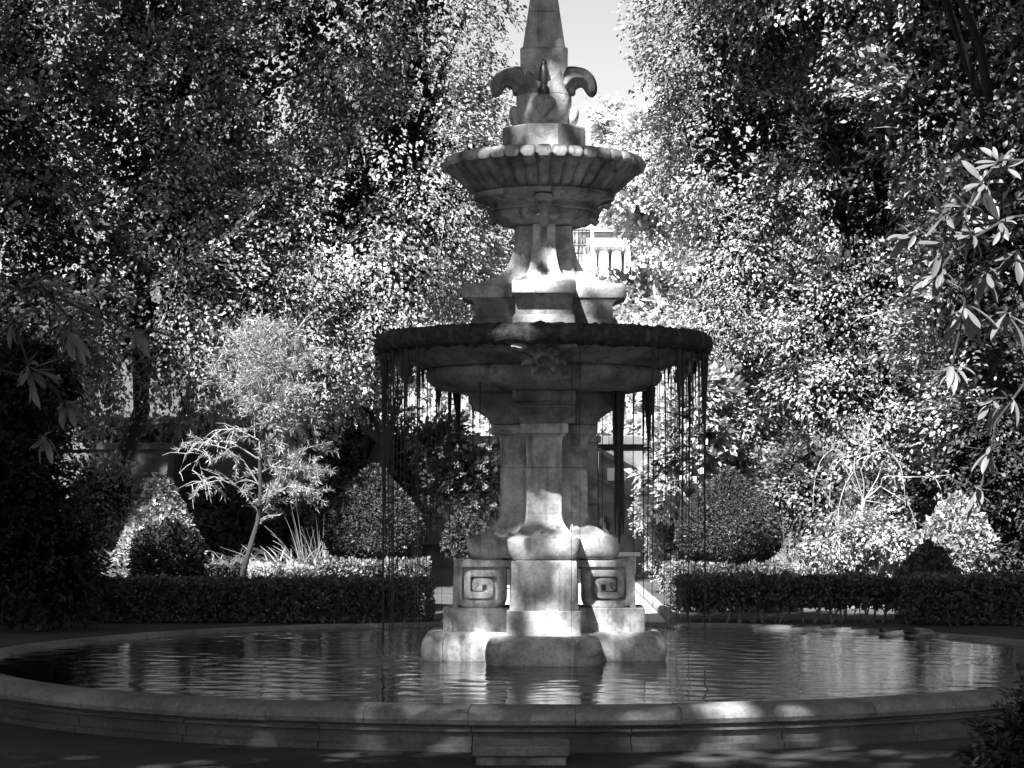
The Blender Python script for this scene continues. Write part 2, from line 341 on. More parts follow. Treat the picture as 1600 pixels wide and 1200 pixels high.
# leaf-and-mask ornaments on the lower bowl
def ornament():
    b = MB(); rr = random.Random(5)
    def petal(cx, cz, ang, L, w, y0, lift):
        rings = []
        for i in range(7):
            t = i/6; ww = w*math.sin(math.pi*(0.12 + 0.86*t))**0.7; ss = L*t
            px, pz = cx + math.sin(ang)*ss, cz + math.cos(ang)*ss; nx, nz = math.cos(ang), -math.sin(ang)
            yy = y0 - lift*math.sin(math.pi*t*0.9) - (0.03*t if i == 6 else 0)
            rings.append([(px + nx*ww*u, yy - 0.018*(1 - abs(u)) + 0.012*abs(math.sin(u*6)), pz + nz*ww*u) for u in (-1, -.66, -.33, 0, .33, .66, 1)] + [(px, yy + 0.04, pz)])
        b.loft(rings)
    for a, L, w_ in [(-62, .17, .05), (62, .17, .05), (-28, .15, .05), (28, .15, .05), (-105, .15, .05), (105, .15, .05), (-145, .13, .045), (145, .13, .045), (180, .13, .045), (0, .12, .05)]:
        petal(0, 0, R(a), L, w_, 0, 0.035)
    rings = []                                        # the boss with its spout hole
    for (r, y) in [(.085, .02), (.08, -.03), (.065, -.055), (.045, -.06), (.038, -.03)]:
        rings.append([(r*math.cos(t), y, r*0.9*math.sin(t)) for t in np.linspace(0, 2*math.pi, 17)[:-1]])
    b.loft(rings)
    for s in (-1, 1): petal(s*.09, .11, R(s*80), .12, .035, -.05, .04)
    return b
ome = ornament().mesh('mask_ornament', 50); ome.materials.append(M['marble_dark'])
for k in range(4):
    o = link('mask_ornament', ome, None, ftn); a = k*math.pi/2; o.rotation_euler = (R(-28), 0, a)
    o.rotation_euler = Matrix.Rotation(a, 3, 'Z').to_euler()
    o.rotation_euler = (Matrix.Rotation(a, 3, 'Z') @ Matrix.Rotation(R(24), 3, 'X')).to_euler()
    o.location = (math.sin(a)*1.175, -math.cos(a)*1.175, 2.735); o.scale = (1.25, 1.5, 1.15)
# upper pedestal
arms('pedestal_foot', [(2.84, .62, .26), (3.10, .62, .26), (3.125, .605, .25), (3.135, .59, .242)], M['marble_dark'], bev=0.004)
arms('pedestal_block', [(3.137, .58, .236), (3.23, .58, .236), (3.262, .592, .24), (3.28, .62, .246), (3.288, .655, .25), (3.297, .66, .252)], M['marble_dark'], bev=0)
arms('pedestal_cap', [(3.30, .688, .262), (3.312, .696, .265), (3.375, .696, .265), (3.40, .69, .262), (3.415, .672, .252), (3.42, .65, .24)], M['marble'], rc=0.01, bev=0)
lv = [(3.421, .645, .205), (3.428, .58, .196), (3.445, .50, .182), (3.477, .415, .155), (3.51, .365, .138), (3.544, .333, .126), (3.60, .302, .114), (3.652, .28, .107), (3.76, .25, .099), (3.85, .243, .096), (3.925, .24, .095)]
arms('pedestal_shaft', lv, M['marble'], rc=0.01, bev=0)
b = MB(); b.loft([[(-.028*s, -re - .004, z), (.028*s, -re - .004, z), (.012*s, -re + .02, z), (-.012*s, -re + .02, z)] for (z, re, s) in [(3.44, .50, .5), (3.477, .415, 1), (3.544, .333, 1), (3.652, .28, 1), (3.76, .25, 1), (3.90, .241, .9)]])
gme = b.mesh('shaft_groove_strip', 30); gme.materials.append(M['marble_dark'])  # raised dark strip stands for the shade in each face's groove
for k in range(4): o = link('shaft_groove_strip', gme, None, ftn); o.rotation_euler.z = k*math.pi/2
# upper bowl: turned body, fluted dish, rim petals
prof = [(.02,3.928),(.33,3.93),(.375,3.945),(.415,3.975),(.435,4.005),(.44,4.03),(.435,4.04),(.462,4.045),(.465,4.06),(.455,4.068),(.462,4.09),(.49,4.118),(.535,4.14),(.565,4.148),(.60,4.152),(.605,4.165),(.605,4.19),(.57,4.197)]
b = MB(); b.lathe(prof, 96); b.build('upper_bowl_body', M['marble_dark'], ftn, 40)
NF = 40
prof = [(.575,4.198),(.60,4.21),(.635,4.236),(.67,4.272),(.71,4.312),(.76,4.355),(.80,4.388),(.83,4.418),(.80,4.44),(.70,4.40),(.3,4.33),(.02,4.32)]
def flute(i, a):
    if i > 8: return 0
    k = [.2, .7, 1, 1, 1, 1, .9, .6, .3][i]
    return 0.06*k*(abs(math.cos(NF*a/2))**0.7 - 0.75)
b = MB(); b.lathe(prof, NF*10, flute); b.build('fluted_dish', M['marble_dark'], ftn, 60)
b = MB()
aw = math.pi/NF
rings = []
for t in np.linspace(-1, 1, 9):
    a = t*aw*0.93; e = math.sqrt(max(0, 1 - abs(t)**9))
    prof_p = [(.79, 4.425), (.855, 4.405 + .012*(1-e)), (.868, 4.43), (.866, 4.462), (.85, 4.49), (.82, 4.503), (.79, 4.50)]
    cz = 4.45; cr = .82
    rings.append([((cr + (r-cr)*(.8+.2*e))*math.sin(a), -(cr + (r-cr)*(.8+.2*e))*math.cos(a), cz + (z-cz)*(.6+.4*e)) for (r, z) in prof_p])
b.loft(rings); pme = b.mesh('rim_petal', 60); pme.materials.append(M['marble'])
for k in range(NF): o = link('rim_petal', pme, None, ftn); o.rotation_euler.z = 2*aw*k
b = MB(); b.lathe([(.02, 4.42), (.81, 4.42)], 64); b.build('bowl_water', M['water'], ftn)
# leaf consoles under the upper bowl
b = MB(); rings = []
for (r, z, hw, th) in [(.36,3.92,.03,.03),(.41,3.95,.05,.05),(.45,4.00,.06,.055),(.475,4.05,.064,.055),(.50,4.09,.07,.055),(.53,4.11,.08,.055),(.555,4.115,.083,.05),(.572,4.10,.08,.035),(.575,4.085,.06,.02)]:
    rings.append([(hw*math.cos(t), -(r - .02 + th*math.sin(t)*0.8), z + th*0.5*math.sin(t)) for t in np.linspace(0, 2*math.pi, 13)[:-1]])
b.loft(rings)
for s in (-1, 1):
    for (zz, L, up) in [(3.97, .11, .02), (4.01, .12, .05), (4.05, .10, .06)]:
        rings = []
        for i in range(6):
            t = i/5; ww = .032*math.sin(math.pi*(.2 + .78*t))
            rings.append([(s*(.04 + L*t), -(.455 - .05*t) - d, zz + up*t*t + e) for (d, e) in ((0, ww), (.022, 0), (0, -ww), (-.03, 0))])
        b.loft(rings)
kme = b.mesh('leaf_console', 50); kme.materials.append(M['marble_dark'])
for k in range(4): o = link('leaf_console', kme, None, ftn); o.rotation_euler.z = k*math.pi/2
# octagonal block
half = [(.117, -.352), (.205, -.285), (.285, -.205), (.352, -.117)]
pts = []
for k in range(4):
    a = k*math.pi/2
    for (x, y) in half: pts.append((x*math.cos(a) - y*math.sin(a), x*math.sin(a) + y*math.cos(a)))
b = MB(); b.loft([[(x*s, y*s, z) for (x, y) in pts] for (z, s) in [(4.33, 1), (4.742, 1), (4.755, .985)]]); b.build('octagonal_block', M['marble_dark'], ftn)
# vase with heart
b = MB(); b.lathe([(.10,4.757),(.165,4.758),(.19,4.78),(.21,4.82),(.226,4.87),(.233,4.93),(.236,4.99),(.237,5.033)], 64, cap=True); b.build('vase_body', M['marble'], ftn, 40)
hp2 = []
for t in np.linspace(0, 2*math.pi, 41)[:-1]:
    hx = 16*math.sin(t)**3; hz = 13*math.cos(t) - 5*math.cos(2*t) - 2*math.cos(3*t) - math.cos(4*t); hp2.append((hx/16*.10, hz/16*.105 + .012))
rings = [[(x*s, -.045*h - math.sqrt(max(.235**2 - (x*s)**2, 0)) + .02 + (z*s < -.04)*(.04 + z*s)*-.12, z*s) for (x, z) in hp2] for (s, h) in [(1.04, 0), (1, .75), (.85, 1.3), (.6, 1.55), (.3, 1.6), (.02, 1.55)]]
b = MB(); b.loft(rings); o = b.build('heart_relief', M['marble'], ftn, 60); o.location = (0.0, 0, 4.915)
b = MB(); rings = []
for t in np.linspace(-1, 1, 11):
    e = math.sqrt(max(0, 1 - t*t)); rings.append([(.052*e*math.cos(a) + .02*t*0.6, .085*e*math.sin(a), .098*t) for a in np.linspace(0, 2*math.pi, 17)[:-1]])
b.loft(rings); ear = b.mesh('side_lobe', 60); ear.materials.append(M['marble'])
o = link('side_lobe', ear, None, ftn); o.location = (.245, 0, 4.868)
o = link('side_lobe', ear, None, ftn); o.location = (-.245, 0, 4.868); o.rotation_euler.z = math.pi
# calyx with two drooping horns
b = MB(); rings_o = []; ns = 64; nt2 = 12
for i in range(nt2 + 1):
    t = i/nt2; ring = []
    for k in range(ns):
        a = 2*math.pi*k/ns; side = abs(math.cos(a)); h = min(.19, .07 + .16*(side/.7)**1.5)
        r = .236 + .008*t - .02*t*side ; ring.append((r*math.cos(a), r*math.sin(a), 5.037 + h*t))
    rings_o.append(ring)
inner = [[(x*.84, y*.84, z - .002) for (x, y, z) in rg_] for rg_ in reversed(rings_o)]
b.loft(rings_o + inner, cap=False); b.build('calyx', M['marble_dark'], ftn, 60)
b = MB(); rings = []
hpts = [(.14,5.09,.13,.17),(.18,5.165,.125,.165),(.225,5.195,.108,.155),(.28,5.205,.088,.14),(.33,5.20,.08,.125),(.368,5.178,.07,.112),(.391,5.14,.06,.10),(.403,5.10,.051,.088),(.41,5.07,.043,.075),(.417,5.048,.028,.05),(.42,5.036,.01,.02)]
for i, (x, z, th, wy) in enumerate(hpts):
    x0, z0 = hpts[max(i-1, 0)][:2]; x1, z1 = hpts[min(i+1, len(hpts)-1)][:2]; tv = Vector((x1-x0, z1-z0)).normalized(); n = Vector((-tv.y, tv.x))
    rings.append([(x + n.x*th*math.cos(a)*(1 + .1*math.cos(7*a)), wy*math.sin(a)*(1 + .1*math.cos(7*a)), z + n.y*th*math.cos(a)*(1 + .1*math.cos(7*a))) for a in np.linspace(0, 2*math.pi, 43)[:-1]])
b.loft(rings); hme = b.mesh('horn_petal', 60); hme.materials.append(M['marble_dark'])
for a in (0, math.pi): o = link('horn_petal', hme, None, ftn); o.rotation_euler.z = a; md = o.modifiers.new('sub', 'SUBSURF'); md.levels = md.render_levels = 2
b = MB(); b.lathe([(.055,5.02),(.055,5.06),(.04,5.09),(.043,5.11),(.036,5.2),(.032,5.25),(.018,5.27),(.022,5.285),(.016,5.305),(.002,5.315)], 16, lambda i, a: .004*math.sin(5*a + i)); o = b.build('spout', M['wet'], ftn, 60); o.location.y = -.213
def square(h, z): return [(-h, -h, z), (h, -h, z), (h, h, z), (-h, h, z)]
def sqpart(name, lv, mat):
    b = MB(); b.loft([square(h, z) for (h, z) in lv]); o = b.build(name, mat, ftn, 30)
    md = o.modifiers.new('bevel', 'BEVEL'); md.width = .006; md.segments = 2; return o
sqpart('obelisk_base', [(.165, 5.02), (.168, 5.2), (.2, 5.27), (.202, 5.41), (.19, 5.425)], M['marble'])
sqpart('obelisk_block', [(.180, 5.427), (.134, 5.742)], M['marble'])
sqpart('obelisk_block', [(.134, 5.745), (.088, 6.06)], M['marble'])
sqpart('obelisk_block', [(.088, 6.063), (.045, 6.36), (.003, 6.48)], M['marble'])
# algae strands hanging from the lower bowl
def strand(x, y, ztop, zbot, r0, beard=0.0, seed=0):
    rr = random.Random(seed); n = 9; b = MB(); pts, rad = [], []
    wob = rr.uniform(-.006, .006)
    for i in range(n):
        t = i/(n-1); pts.append((x + wob*math.sin(t*5) + rr.uniform(-.002, .002), y + rr.uniform(-.002, .002), ztop + (zbot-ztop)*t))
        rad.append(max(r0*(1 - .35*t), beard*(1 - t/.4) if t < .4 else 0)*rr.uniform(.8, 1.2))
    rad[-1] *= .4
    b.tube(pts, rad, 5); return b
rr = random.Random(11)
def hang(px, ybot, r0, beard=0.0, back=None, r=1.375, ztop=2.86):
    # px gives the bearing on the rim; the strand hangs from the rim circle of radius r
    x = X(px, D0); x = max(-r*.998, min(r*.998, x)); s = math.sqrt(max(r*r - x*x, 0)); s = s if (rr.random() < .5 if back is None else back) else -s
    x2 = (px - CX)*(D0 + s)/F; x2 = max(-r, min(r, x2)); s = math.copysign(math.sqrt(max(r*r - x2*x2, 0)), s) if s else s
    zb = Z(ybot, D0 + s); zb = max(zb, WATER_Z - .02)
    strand(x2, s, ztop, zb, r0, beard, rr.randrange(9999)).build('moss_strand', M['strand'], ftn)
for px, yb, r0, be in [(590,1010,.010,.03),(594,1000,.008,.02),(598,930,.006,.03),(601,1000,.004,0),(604,880,.005,.02),(612,870,.003,0),(622,930,.003,0),(628,760,.004,.02),(636,700,.003,.02),(645,900,.003,0),(653,975,.004,.015),(661,690,.003,.03),(668,880,.002,0),(596,720,.012,.02),(608,640,.005,.015),(616,660,.004,.02),(640,640,.003,.02),
                       (1111,1010,.008,.03),(1107,930,.006,.03),(1104,900,.004,.02),(1100,940,.004,.01),(1096,760,.003,.02),(1091,880,.003,.01),(1086,700,.003,.02),(1080,940,.003,0),(1072,830,.002,0),(1066,1000,.003,.01),(1060,760,.002,.02),(1052,900,.002,0),(1045,700,.002,.02),(1038,980,.003,.01),(1109,740,.010,.02),(1098,660,.006,.02),(1082,650,.004,.02),(1028,840,.002,0),(1030,660,.003,.02)]:
    hang(px, yb, r0*1.35, be)
for px, yb, r0, be in [(703,850,.007,.02),(713,760,.006,.035),(717,900,.004,.02),(740,790,.005,.02),(750,870,.003,.01),(766,810,.003,.015),(778,800,.004,0),(690,960,.003,0),(685,700,.003,.03),
                       (1005,965,.004,.015),(1012,900,.005,.04),(1016,720,.005,.045),(1022,960,.004,.02),(990,965,.003,.01),(934,820,.004,.012),(941,830,.004,.01)]:
    hang(px, yb, r0*1.15, be, r=.93, ztop=2.56, back=rr.random() < .8)
for _ in range(46):
    sd_ = rr.choice((-1, 1)); px = CX + sd_*(252 - abs(rr.gauss(0, 42))); hang(px, rr.choice((1015, 1015, rr.uniform(650, 980))), rr.uniform(.0022, .0045), rr.choice((0, 0, .012, .02)))
for px in (893, 906): hang(px, 1025, .0022, .006, back=False)
for (dx, zb, r0) in [(.575, 1.30, .026), (.60, 1.22, .030), (.63, 1.30, .024), (.555, 1.9, .014)]:
    strand(dx + .03, -.32 + rr.uniform(-.05, .05), 2.52, zb, r0*.75, r0*1.3, rr.randrange(999)).build('moss_strand', M['strand'], ftn)

# ------------------------------------------------------------------ foliage tools
def sprays(C, O, per, Ls, L, seed, droop=0.45, flat=0.5):
    """leaf sprays: fans of small leaves at centres C growing along O"""
    r = np.random.default_rng(seed); n = len(C)
    a = norm(O*0.8 + r.normal(size=(n,3))*0.45 + np.array([0, 0, -droop])); up = norm(np.array([0, 0, 1.0]) + O*0.6 + r.normal(size=(n,3))*flat)
    s = norm(np.cross(a, up)); up = np.cross(s, a)
    a, s, up, C = [np.repeat(q, per, axis=0) for q in (a, s, up, C)]
    m = n*per; u = r.uniform(0, 1, (m,1)); v = r.normal(size=(m,1))*0.30*(1 - 0.55*u)
    sc = np.repeat(r.uniform(.7, 1.35, (n,1)), per, axis=0)*Ls
    P = C + a*(u - .35)*sc + s*v*sc + up*(r.normal(size=(m,1))*0.07 - .18*u*u)*sc
    Dd = norm(a + s*np.sign(v)*r.uniform(.2, 1.1, (m,1)) + r.normal(size=(m,3))*.35)
    N = norm(up + r.normal(size=(m,3))*.36)
    LL = L*r.uniform(.65, 1.25, m)*np.repeat(r.uniform(.6, 1.25, n), per)
    return leaf_arrays(P, Dd, N, LL, LL*r.uniform(.45, .65, m))
def crown_pts(ells, n, seed, rmin=.72, rmax=1.03, gap=-.25, gs=.9, back=1.0):
    r = np.random.default_rng(seed); Cs, Os = [], []
    wt = np.array([e[3]*e[4] + e[4]*e[5] + e[3]*e[5] for e in ells]); wt = wt/wt.sum()
    for i, e in enumerate(ells):
        k = int(n*wt[i]*3.4); d = norm(r.normal(size=(k,3))); rad = r.uniform(rmin, rmax, (k,1))
        P = np.array(e[:3]) + d*rad*np.array(e[3:6]); keep = (wavy(P, gs, seed + 5) > gap) & ((d[:,1] < .35) | (r.random(k) < back))
        for j, e2 in enumerate(ells):
            if j != i: keep &= (((P - np.array(e2[:3]))/np.array(e2[3:6]))**2).sum(1) > .5
        P, d = P[keep], d[keep]; P, d = P[:int(n*wt[i])], d[:int(n*wt[i])]; Cs.append(P); Os.append(norm(d/np.array(e[3:6])))
    return np.concatenate(Cs), np.concatenate(Os)
def core_leaves(ells, n, L, seed, rmax=.78):
    r = np.random.default_rng(seed); parts = []
    vol = np.array([e[3]*e[4]*e[5] for e in ells]); vol = vol/vol.sum()
    for e, wv in zip(ells, vol):
        k = int(n*wv); d = norm(r.normal(size=(k,3))); P = np.array(e[:3]) + d*(r.uniform(.2, 1, (k,1))**.5)*rmax*np.array(e[3:6])
        LL = L*r.uniform(.6, 1.3, k); parts.append(leaf_arrays(P, norm(r.normal(size=(k,3))), norm(r.normal(size=(k,3))), LL, LL*.8))
    return join_np(parts)
def limb_path(p0, p1, sag, rr, n=7):
    p0, p1 = Vector(p0), Vector(p1); out = []
    for i in range(n):
        t = i/(n-1); q = p0.lerp(p1, t); q.z += sag*math.sin(math.pi*t); L = (p1-p0).length
        if 0 < i < n-1: q += Vector((rr.uniform(-1,1), rr.uniform(-1,1), rr.uniform(-1,1)))*L*.03
        out.append(q)
    return out
def tree(name, base, ells, label, group, seed, holes=(), n_spray=1400, per=44, L=.10, Ls=.75, n_core=5000, coreL=.32, mat='leaf_beech', bark='bark', trunk_r=.28, nbr=9, ntw=60, gap=-.25, core_mat='leaf_core_shaded', droop=.45):
    rr = random.Random(seed); bx_, by_, bz_ = base
    t = thing(name, base, label, 'tree', group); off = np.array(base)
    top = ells[min(1, len(ells)-1)] if name == 'beech_tree' else ells[-1]; tp = Vector((top[0], top[1], top[2])) - Vector(base)
    b = MB(); path = limb_path((0, 0, -.1), tp, 0, rr, 9); path[0] = Vector((0, 0, -.1))
    b.tube(path, [trunk_r*(1.35 if i == 0 else 1 - .8*i/8) for i in range(9)], 9); b.build('trunk', M[bark], t, 60)
    Cp, Op = crown_pts(ells, n_spray, seed, gap=gap, gs=1.25 if name == 'beech_tree' else .9, back=.3 if name == 'beech_tree' else 1)
    rh = np.random.default_rng(seed + 77)
    for (hp_, hr, pr_) in holes:                  # openings in the canopy through which the sun reaches a spot
        q = Cp - np.array(hp_); sdv = np.array(SDIR); dist = np.linalg.norm(q - (q @ sdv)[:, None]*sdv, axis=1); kp = (dist > hr*(1.5 if hr < .9 else 1)) | (rh.random(len(Cp)) > pr_); Cp, Op = Cp[kp], Op[kp]
    for i in range(nbr):
        q = path[rr.randrange(2, 8) if name != 'shade_tree' else rr.randrange(7, 9)]; e = Cp[rr.randrange(len(Cp))] - off
        b = MB(); pp = limb_path(q, e, rr.uniform(-.1, .6), rr, 8); b.tube(pp, [trunk_r*.4*(1 - .85*k/7) for k in range(8)], 6); b.build('limb', M[bark], t, 60)
    b = MB()
    for i in range(ntw):
        j = rr.randrange(len(Cp)); e = Vector(Cp[j] - off); o = Vector(Op[j])
        s = e - o*rr.uniform(.5, 1.4) + Vector((rr.uniform(-.5,.5), rr.uniform(-.5,.5), rr.uniform(-.2,.5))); e = e + o*rr.uniform(.05, .25)
        pp = limb_path(s, e, .1, rr, 6); r0 = rr.uniform(.012, .03); b.tube(pp, [r0*(1 - .7*k/5) for k in range(6)], 5)
        for _ in range(2):
            q = pp[rr.randrange(2, 5)]; d = Vector((rr.uniform(-1,1), rr.uniform(-1,.2), rr.uniform(-.8,.5))).normalized()*rr.uniform(.3, .7); b.tube(limb_path(q, q + d, .05, rr, 4), [r0*.5, r0*.4, r0*.3, r0*.2], 4)
    if ntw: tag(b.build('twigs', M['bark_pale'], t, 60), kind='stuff')
    V, Q = sprays(Cp - off, Op, per, Ls, L, seed + 1, droop); o = link('crown', np_mesh('crown', V, Q), M[mat], t); tag(o, kind='stuff')
    if n_core:
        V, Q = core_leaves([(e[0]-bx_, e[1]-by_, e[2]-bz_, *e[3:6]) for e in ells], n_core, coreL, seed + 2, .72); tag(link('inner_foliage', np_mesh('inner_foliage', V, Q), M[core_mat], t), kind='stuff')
    return t
def E(px, py, depth, rx, ry, rz):        # an ellipsoid: centre from the picture at a chosen distance, radii in metres
    p = W(px, py, depth); return (p.x, p.y, p.z, rx, ry, rz)

# ------------------------------------------------------------------ tall trees behind the garden
GB = 'tall trees behind the parterre'
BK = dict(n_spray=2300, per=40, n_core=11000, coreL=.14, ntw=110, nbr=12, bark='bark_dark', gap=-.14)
tree('beech_tree', (X(560, 41), 22.4, 0), [E(500, 420, 38, 2.7, 2.2, 2.6), E(640, 280, 38, 1.85, 2.2, 2.7), E(556, 20, 38, 2.7, 2.2, 2.6), E(600, -250, 38, 2.4, 2.2, 2.0)], 'dense dark-leaved tree left of the fountain, its edge reaching the obelisk', GB, 21, trunk_r=.25, L=.085, droop=.8, **BK)
tree('beech_tree', (X(185, 40), 21.4, 0), [E(270, 430, 37, 3.0, 2.2, 2.6), E(240, 150, 37, 3.0, 2.4, 2.6), E(300, -150, 37.5, 3.0, 2.2, 2.2)], 'tall dense tree behind the clipped cone on the left', GB, 33, trunk_r=.22, L=.095, **BK)
tree('beech_tree', (X(-60, 36), 17.4, 0), [E(0, 420, 35, 1.9, 2.0, 3.0), E(-40, 100, 35, 2.2, 2.4, 3.0), E(-40, -200, 35, 2.4, 2.4, 2.4), (-12, 8, 12.5, 2.9, 2.4, 2.4), (-9.8, 11.8, 13.5, 2.9, 2.2, 2.0), (-6.2, 13.4, 14.4, 2.4, 1.8, 1.6)], 'tall dark tree cut by the left edge of the picture', GB, 45, **dict(BK, n_spray=2200, gap=-.5, L=.12))  # last three crown parts are unseen, added to shade the upper left
tree('beech_tree', (X(1190, 41), 22.4, 0), [E(1215, 450, 38, 1.9, 2.0, 2.5), E(1192, 200, 38, 1.85, 2.2, 2.2), E(1182, 20, 37, 2.1, 2.4, 1.5), E(1210, -220, 36, 2.4, 3.0, 2.2)], 'dense dark-leaved tree right of the fountain with twigs against the sky', GB, 57, trunk_r=.22, L=.082, droop=.7, **BK)
tree('beech_tree', (X(1420, 40), 21.4, 0), [E(1400, 540, 37, 2.4, 2.0, 2.8), E(1390, 230, 37, 2.6, 2.2, 2.8), E(1400, -100, 35, 3.0, 3.2, 2.6)], 'tall dense tree behind the weeping tree on the right', GB, 69, trunk_r=.22, L=.09, **BK)
tree('beech_tree', (X(1660, 36), 17.4, 0), [E(1600, 480, 34, 1.9, 2.0, 3.2), E(1600, 120, 34, 2.6, 3.0, 3.0), E(1600, -200, 33, 3.0, 3.4, 2.6), (5.2, 8.4, 12.6, 2.0, 2.2, 2.2), (5.4, 12.2, 14.0, 2.8, 2.0, 1.8), (2.9, 12.9, 14.5, 2.0, 1.8, 1.5)], 'tall dark tree cut by the right edge of the picture', GB, 81, **dict(BK, n_spray=2300, gap=-.5, L=.12))  # unseen forward crown parts at the end are added to darken the upper right

# ------------------------------------------------------------------ shade trees round the pool (outside the picture; first two cast the dapples; the rest are added to block skylight)
GAPS = [((.0, -.86, .52), .40, 1), ((.05, -1.0, .35), .3, .8), ((-.75, -.4, .5), .34, .9), ((-.35, -.5, 1.2), .38, 1), ((.1, -.35, 1.65), .2, .6), ((.3, -.2, 2.0), .4, .8), ((.0, 0, 5.75), .5, 1), ((.0, -.25, 3.6), .9, .5), ((.0, -.8, 4.3), 1.0, .5), ((0, -.4, 2.0), .9, .3), 
        ((0, -1.3, 2.75), .45, .9), ((-.1, -.98, 2.58), .3, .9), ((.04, -.46, 2.2), .35, .9), ((-.55, -4.75, .27), .3, 1), ((1.2, -4.6, .27), .28, .9)]
GAPS += [(tuple(W(px, py, 7.6)), 1.0, 1) for (px, py) in ((1430, 380), (1480, 450), (1500, 560), (1535, 740), (1560, 300))]
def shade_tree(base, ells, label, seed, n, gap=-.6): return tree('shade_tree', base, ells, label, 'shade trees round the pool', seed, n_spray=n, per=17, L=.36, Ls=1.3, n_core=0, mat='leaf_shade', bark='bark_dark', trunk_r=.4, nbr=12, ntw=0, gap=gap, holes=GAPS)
shade_tree((-13.5, -15.5, 0), [(x, y, 16 + .5*math.sin(x + y), 3.0, 2.9, 2.4) for x in (-12.5, -8, -3.5) for y in (-18.6, -14.2)], 'big shade tree left of the pool, nearer the viewpoint', 101, 2700)
shade_tree((-14.5, -6.5, 0), [(x, y, 16 + .5*math.sin(x*2 + y), 3.0, 2.7, 2.4) for x in (-15, -11, -7, -3, 1) for y in (-9.6, -5.2)], 'big shade tree left of the pool, nearer the hedges', 113, 3700)
shade_tree((10.5, -4, 0), [(9, -4, 9, 4, 6, 5), (6, -5, 12.5, 4, 5, 2.5), (9.5, 2.5, 9, 3, 4, 5)], 'big unseen tree added right of the pool to block skylight', 127, 1500)
shade_tree((6.5, -25, 0), [(6, -27, 9, 7, 4, 7)], 'unseen tree added behind the viewpoint on the right to block skylight', 131, 900)
shade_tree((-5.5, -29, 0), [(-5.5, -31, 6, 7, 4, 6)], 'unseen tree added behind the viewpoint on the left to block skylight', 137, 900)
shade_tree((-13, -10, 0), [(-14, -10, 6, 3, 9, 6)], 'low spreading unseen tree added left of the pool to block skylight', 139, 1100)
shade_tree((9.5, -.5, 0), [(x, .2 + .3*math.sin(x), 10.1, 2.3, 2.6, 1.3) for x in (-.3, 3.4, 7)], 'wide low-branching unseen tree added right of the pool to block skylight', 151, 1500)
shade_tree((-11.5, .5, 0), [(x, .2 + .3*math.sin(x), 10.1, 2.3, 2.6, 1.3) for x in (-4, -7.4, -11)], 'wide low-branching unseen tree added left of the pool to block skylight', 153, 1500)
shade_tree((-7, 24, 0), [(x, 17, 16.6, 3.0, 4.2, 1.8) for x in (-11, -6.5)], 'tall unseen tree added behind the dark trees on the left to block skylight', 155, 1100)
shade_tree((8, 24, 0), [(x, 17, 16.6, 3.0, 4.2, 1.8) for x in (4.8, 9.5)], 'tall unseen tree added behind the dark trees on the right to block skylight', 157, 1100)
shade_tree((0, -34, 0), [(-7, -34, 8, 5, 3, 8), (1, -35, 8, 5, 3, 8), (9, -33, 8, 5, 3, 8)], 'wide unseen tree added farthest behind the viewpoint to block skylight', 159, 1200)
shade_tree((-19, 6, 0), [(-19, 2, 9, 3, 5, 8), (-19, 10, 10, 3, 5, 8), (-17, 18, 10, 3, 5, 8)], 'tall unseen tree added far left to block skylight', 141, 1900)
shade_tree((15, 8, 0), [(14.5, 6, 10, 3, 5, 8), (14.5, 14, 10, 3, 5, 8), (13, -12, 9, 3, 5, 7)], 'tall unseen tree added far right to block skylight', 143, 1900)
#PART2
# ------------------------------------------------------------------ terrace wall, stairs, mansion, ivy
def boxes(name, lst, mat, parent):
    b = MB()
    for q in lst: b.box(*q)
    o = b.build(name, mat, parent); md = o.modifiers.new('bevel', 'BEVEL'); md.width = .012; md.segments = 2; return o
TY = 50 - D0
tw = thing('terrace_wall', (0, TY, 0), 'stone terrace wall with coping and pilasters behind the fountain', 'wall')
boxes('wall_face', [(-40, .2, .25, .55, -.1, 2.86), (3.0, 40, .25, .55, -.1, 2.86)], M['wall'], tw)
b = MB(); b.box(.2, 3.0, .25, .55, -.1, 2.86); b.build('wall_panel', M['wall'], tw)
for i in range(27):
    x = -40.5 + i*3.0; o = boxes('coping_slab', [(x + .004, x + 2.996, .12, .66, 2.862, 3.06)], M['wall'], tw)
for i in range(26):
    x = -39 + i*3.0; boxes('pilaster', [(x - .2, x + .2, .16, .247, 0, 2.86)], M['wall'], tw)
b = MB(); b.box(-40, 40, .17, .248, .55, .62); b.build('plinth_moulding', M['wall'], tw)
# stairs going down to the right of the fountain
st = thing('garden_stair', (X(936, 48), 48 - D0, 0), 'stone garden stair with sloping panelled parapet against the terrace wall', 'stair')
boxes('pier', [(-.36, -.02, -.12, .34, 0, 2.85)], M['coping'], st)
boxes('pier_cap', [(-.42, .04, -.18, .40, 2.852, 3.0)], M['coping'], st)
boxes('pier_ledge', [(-.40, .02, -.16, -.122, 1.5, 1.62)], M['coping'], st)
def slope(name, z0a, z1a, x0, x1, drop, y0, y1, mat):
    b = MB(); d = drop*(x1 - x0)
    b.loft([[(x0, y0, z0a), (x0, y1, z0a), (x0, y1, z1a), (x0, y0, z1a)], [(x1, y0, z0a - d if z0a > .2 else z0a), (x1, y1, z0a - d if z0a > .2 else z0a), (x1, y1, z1a - d), (x1, y0, z1a - d)]])
    return b.build(name, mat, st)
slope('stair_side', 0, 2.04, .0, 3.4, .55, 0, .22, M['coping'])
slope('parapet', 2.1, 2.62, .0, 3.4, .55, .03, .19, M['coping'])
slope('string_moulding', 2.042, 2.098, .0, 3.4, .55, -.05, .25, M['coping'])
slope('handrail', 2.622, 2.74, .0, 3.4, .55, -.06, .26, M['coping'])
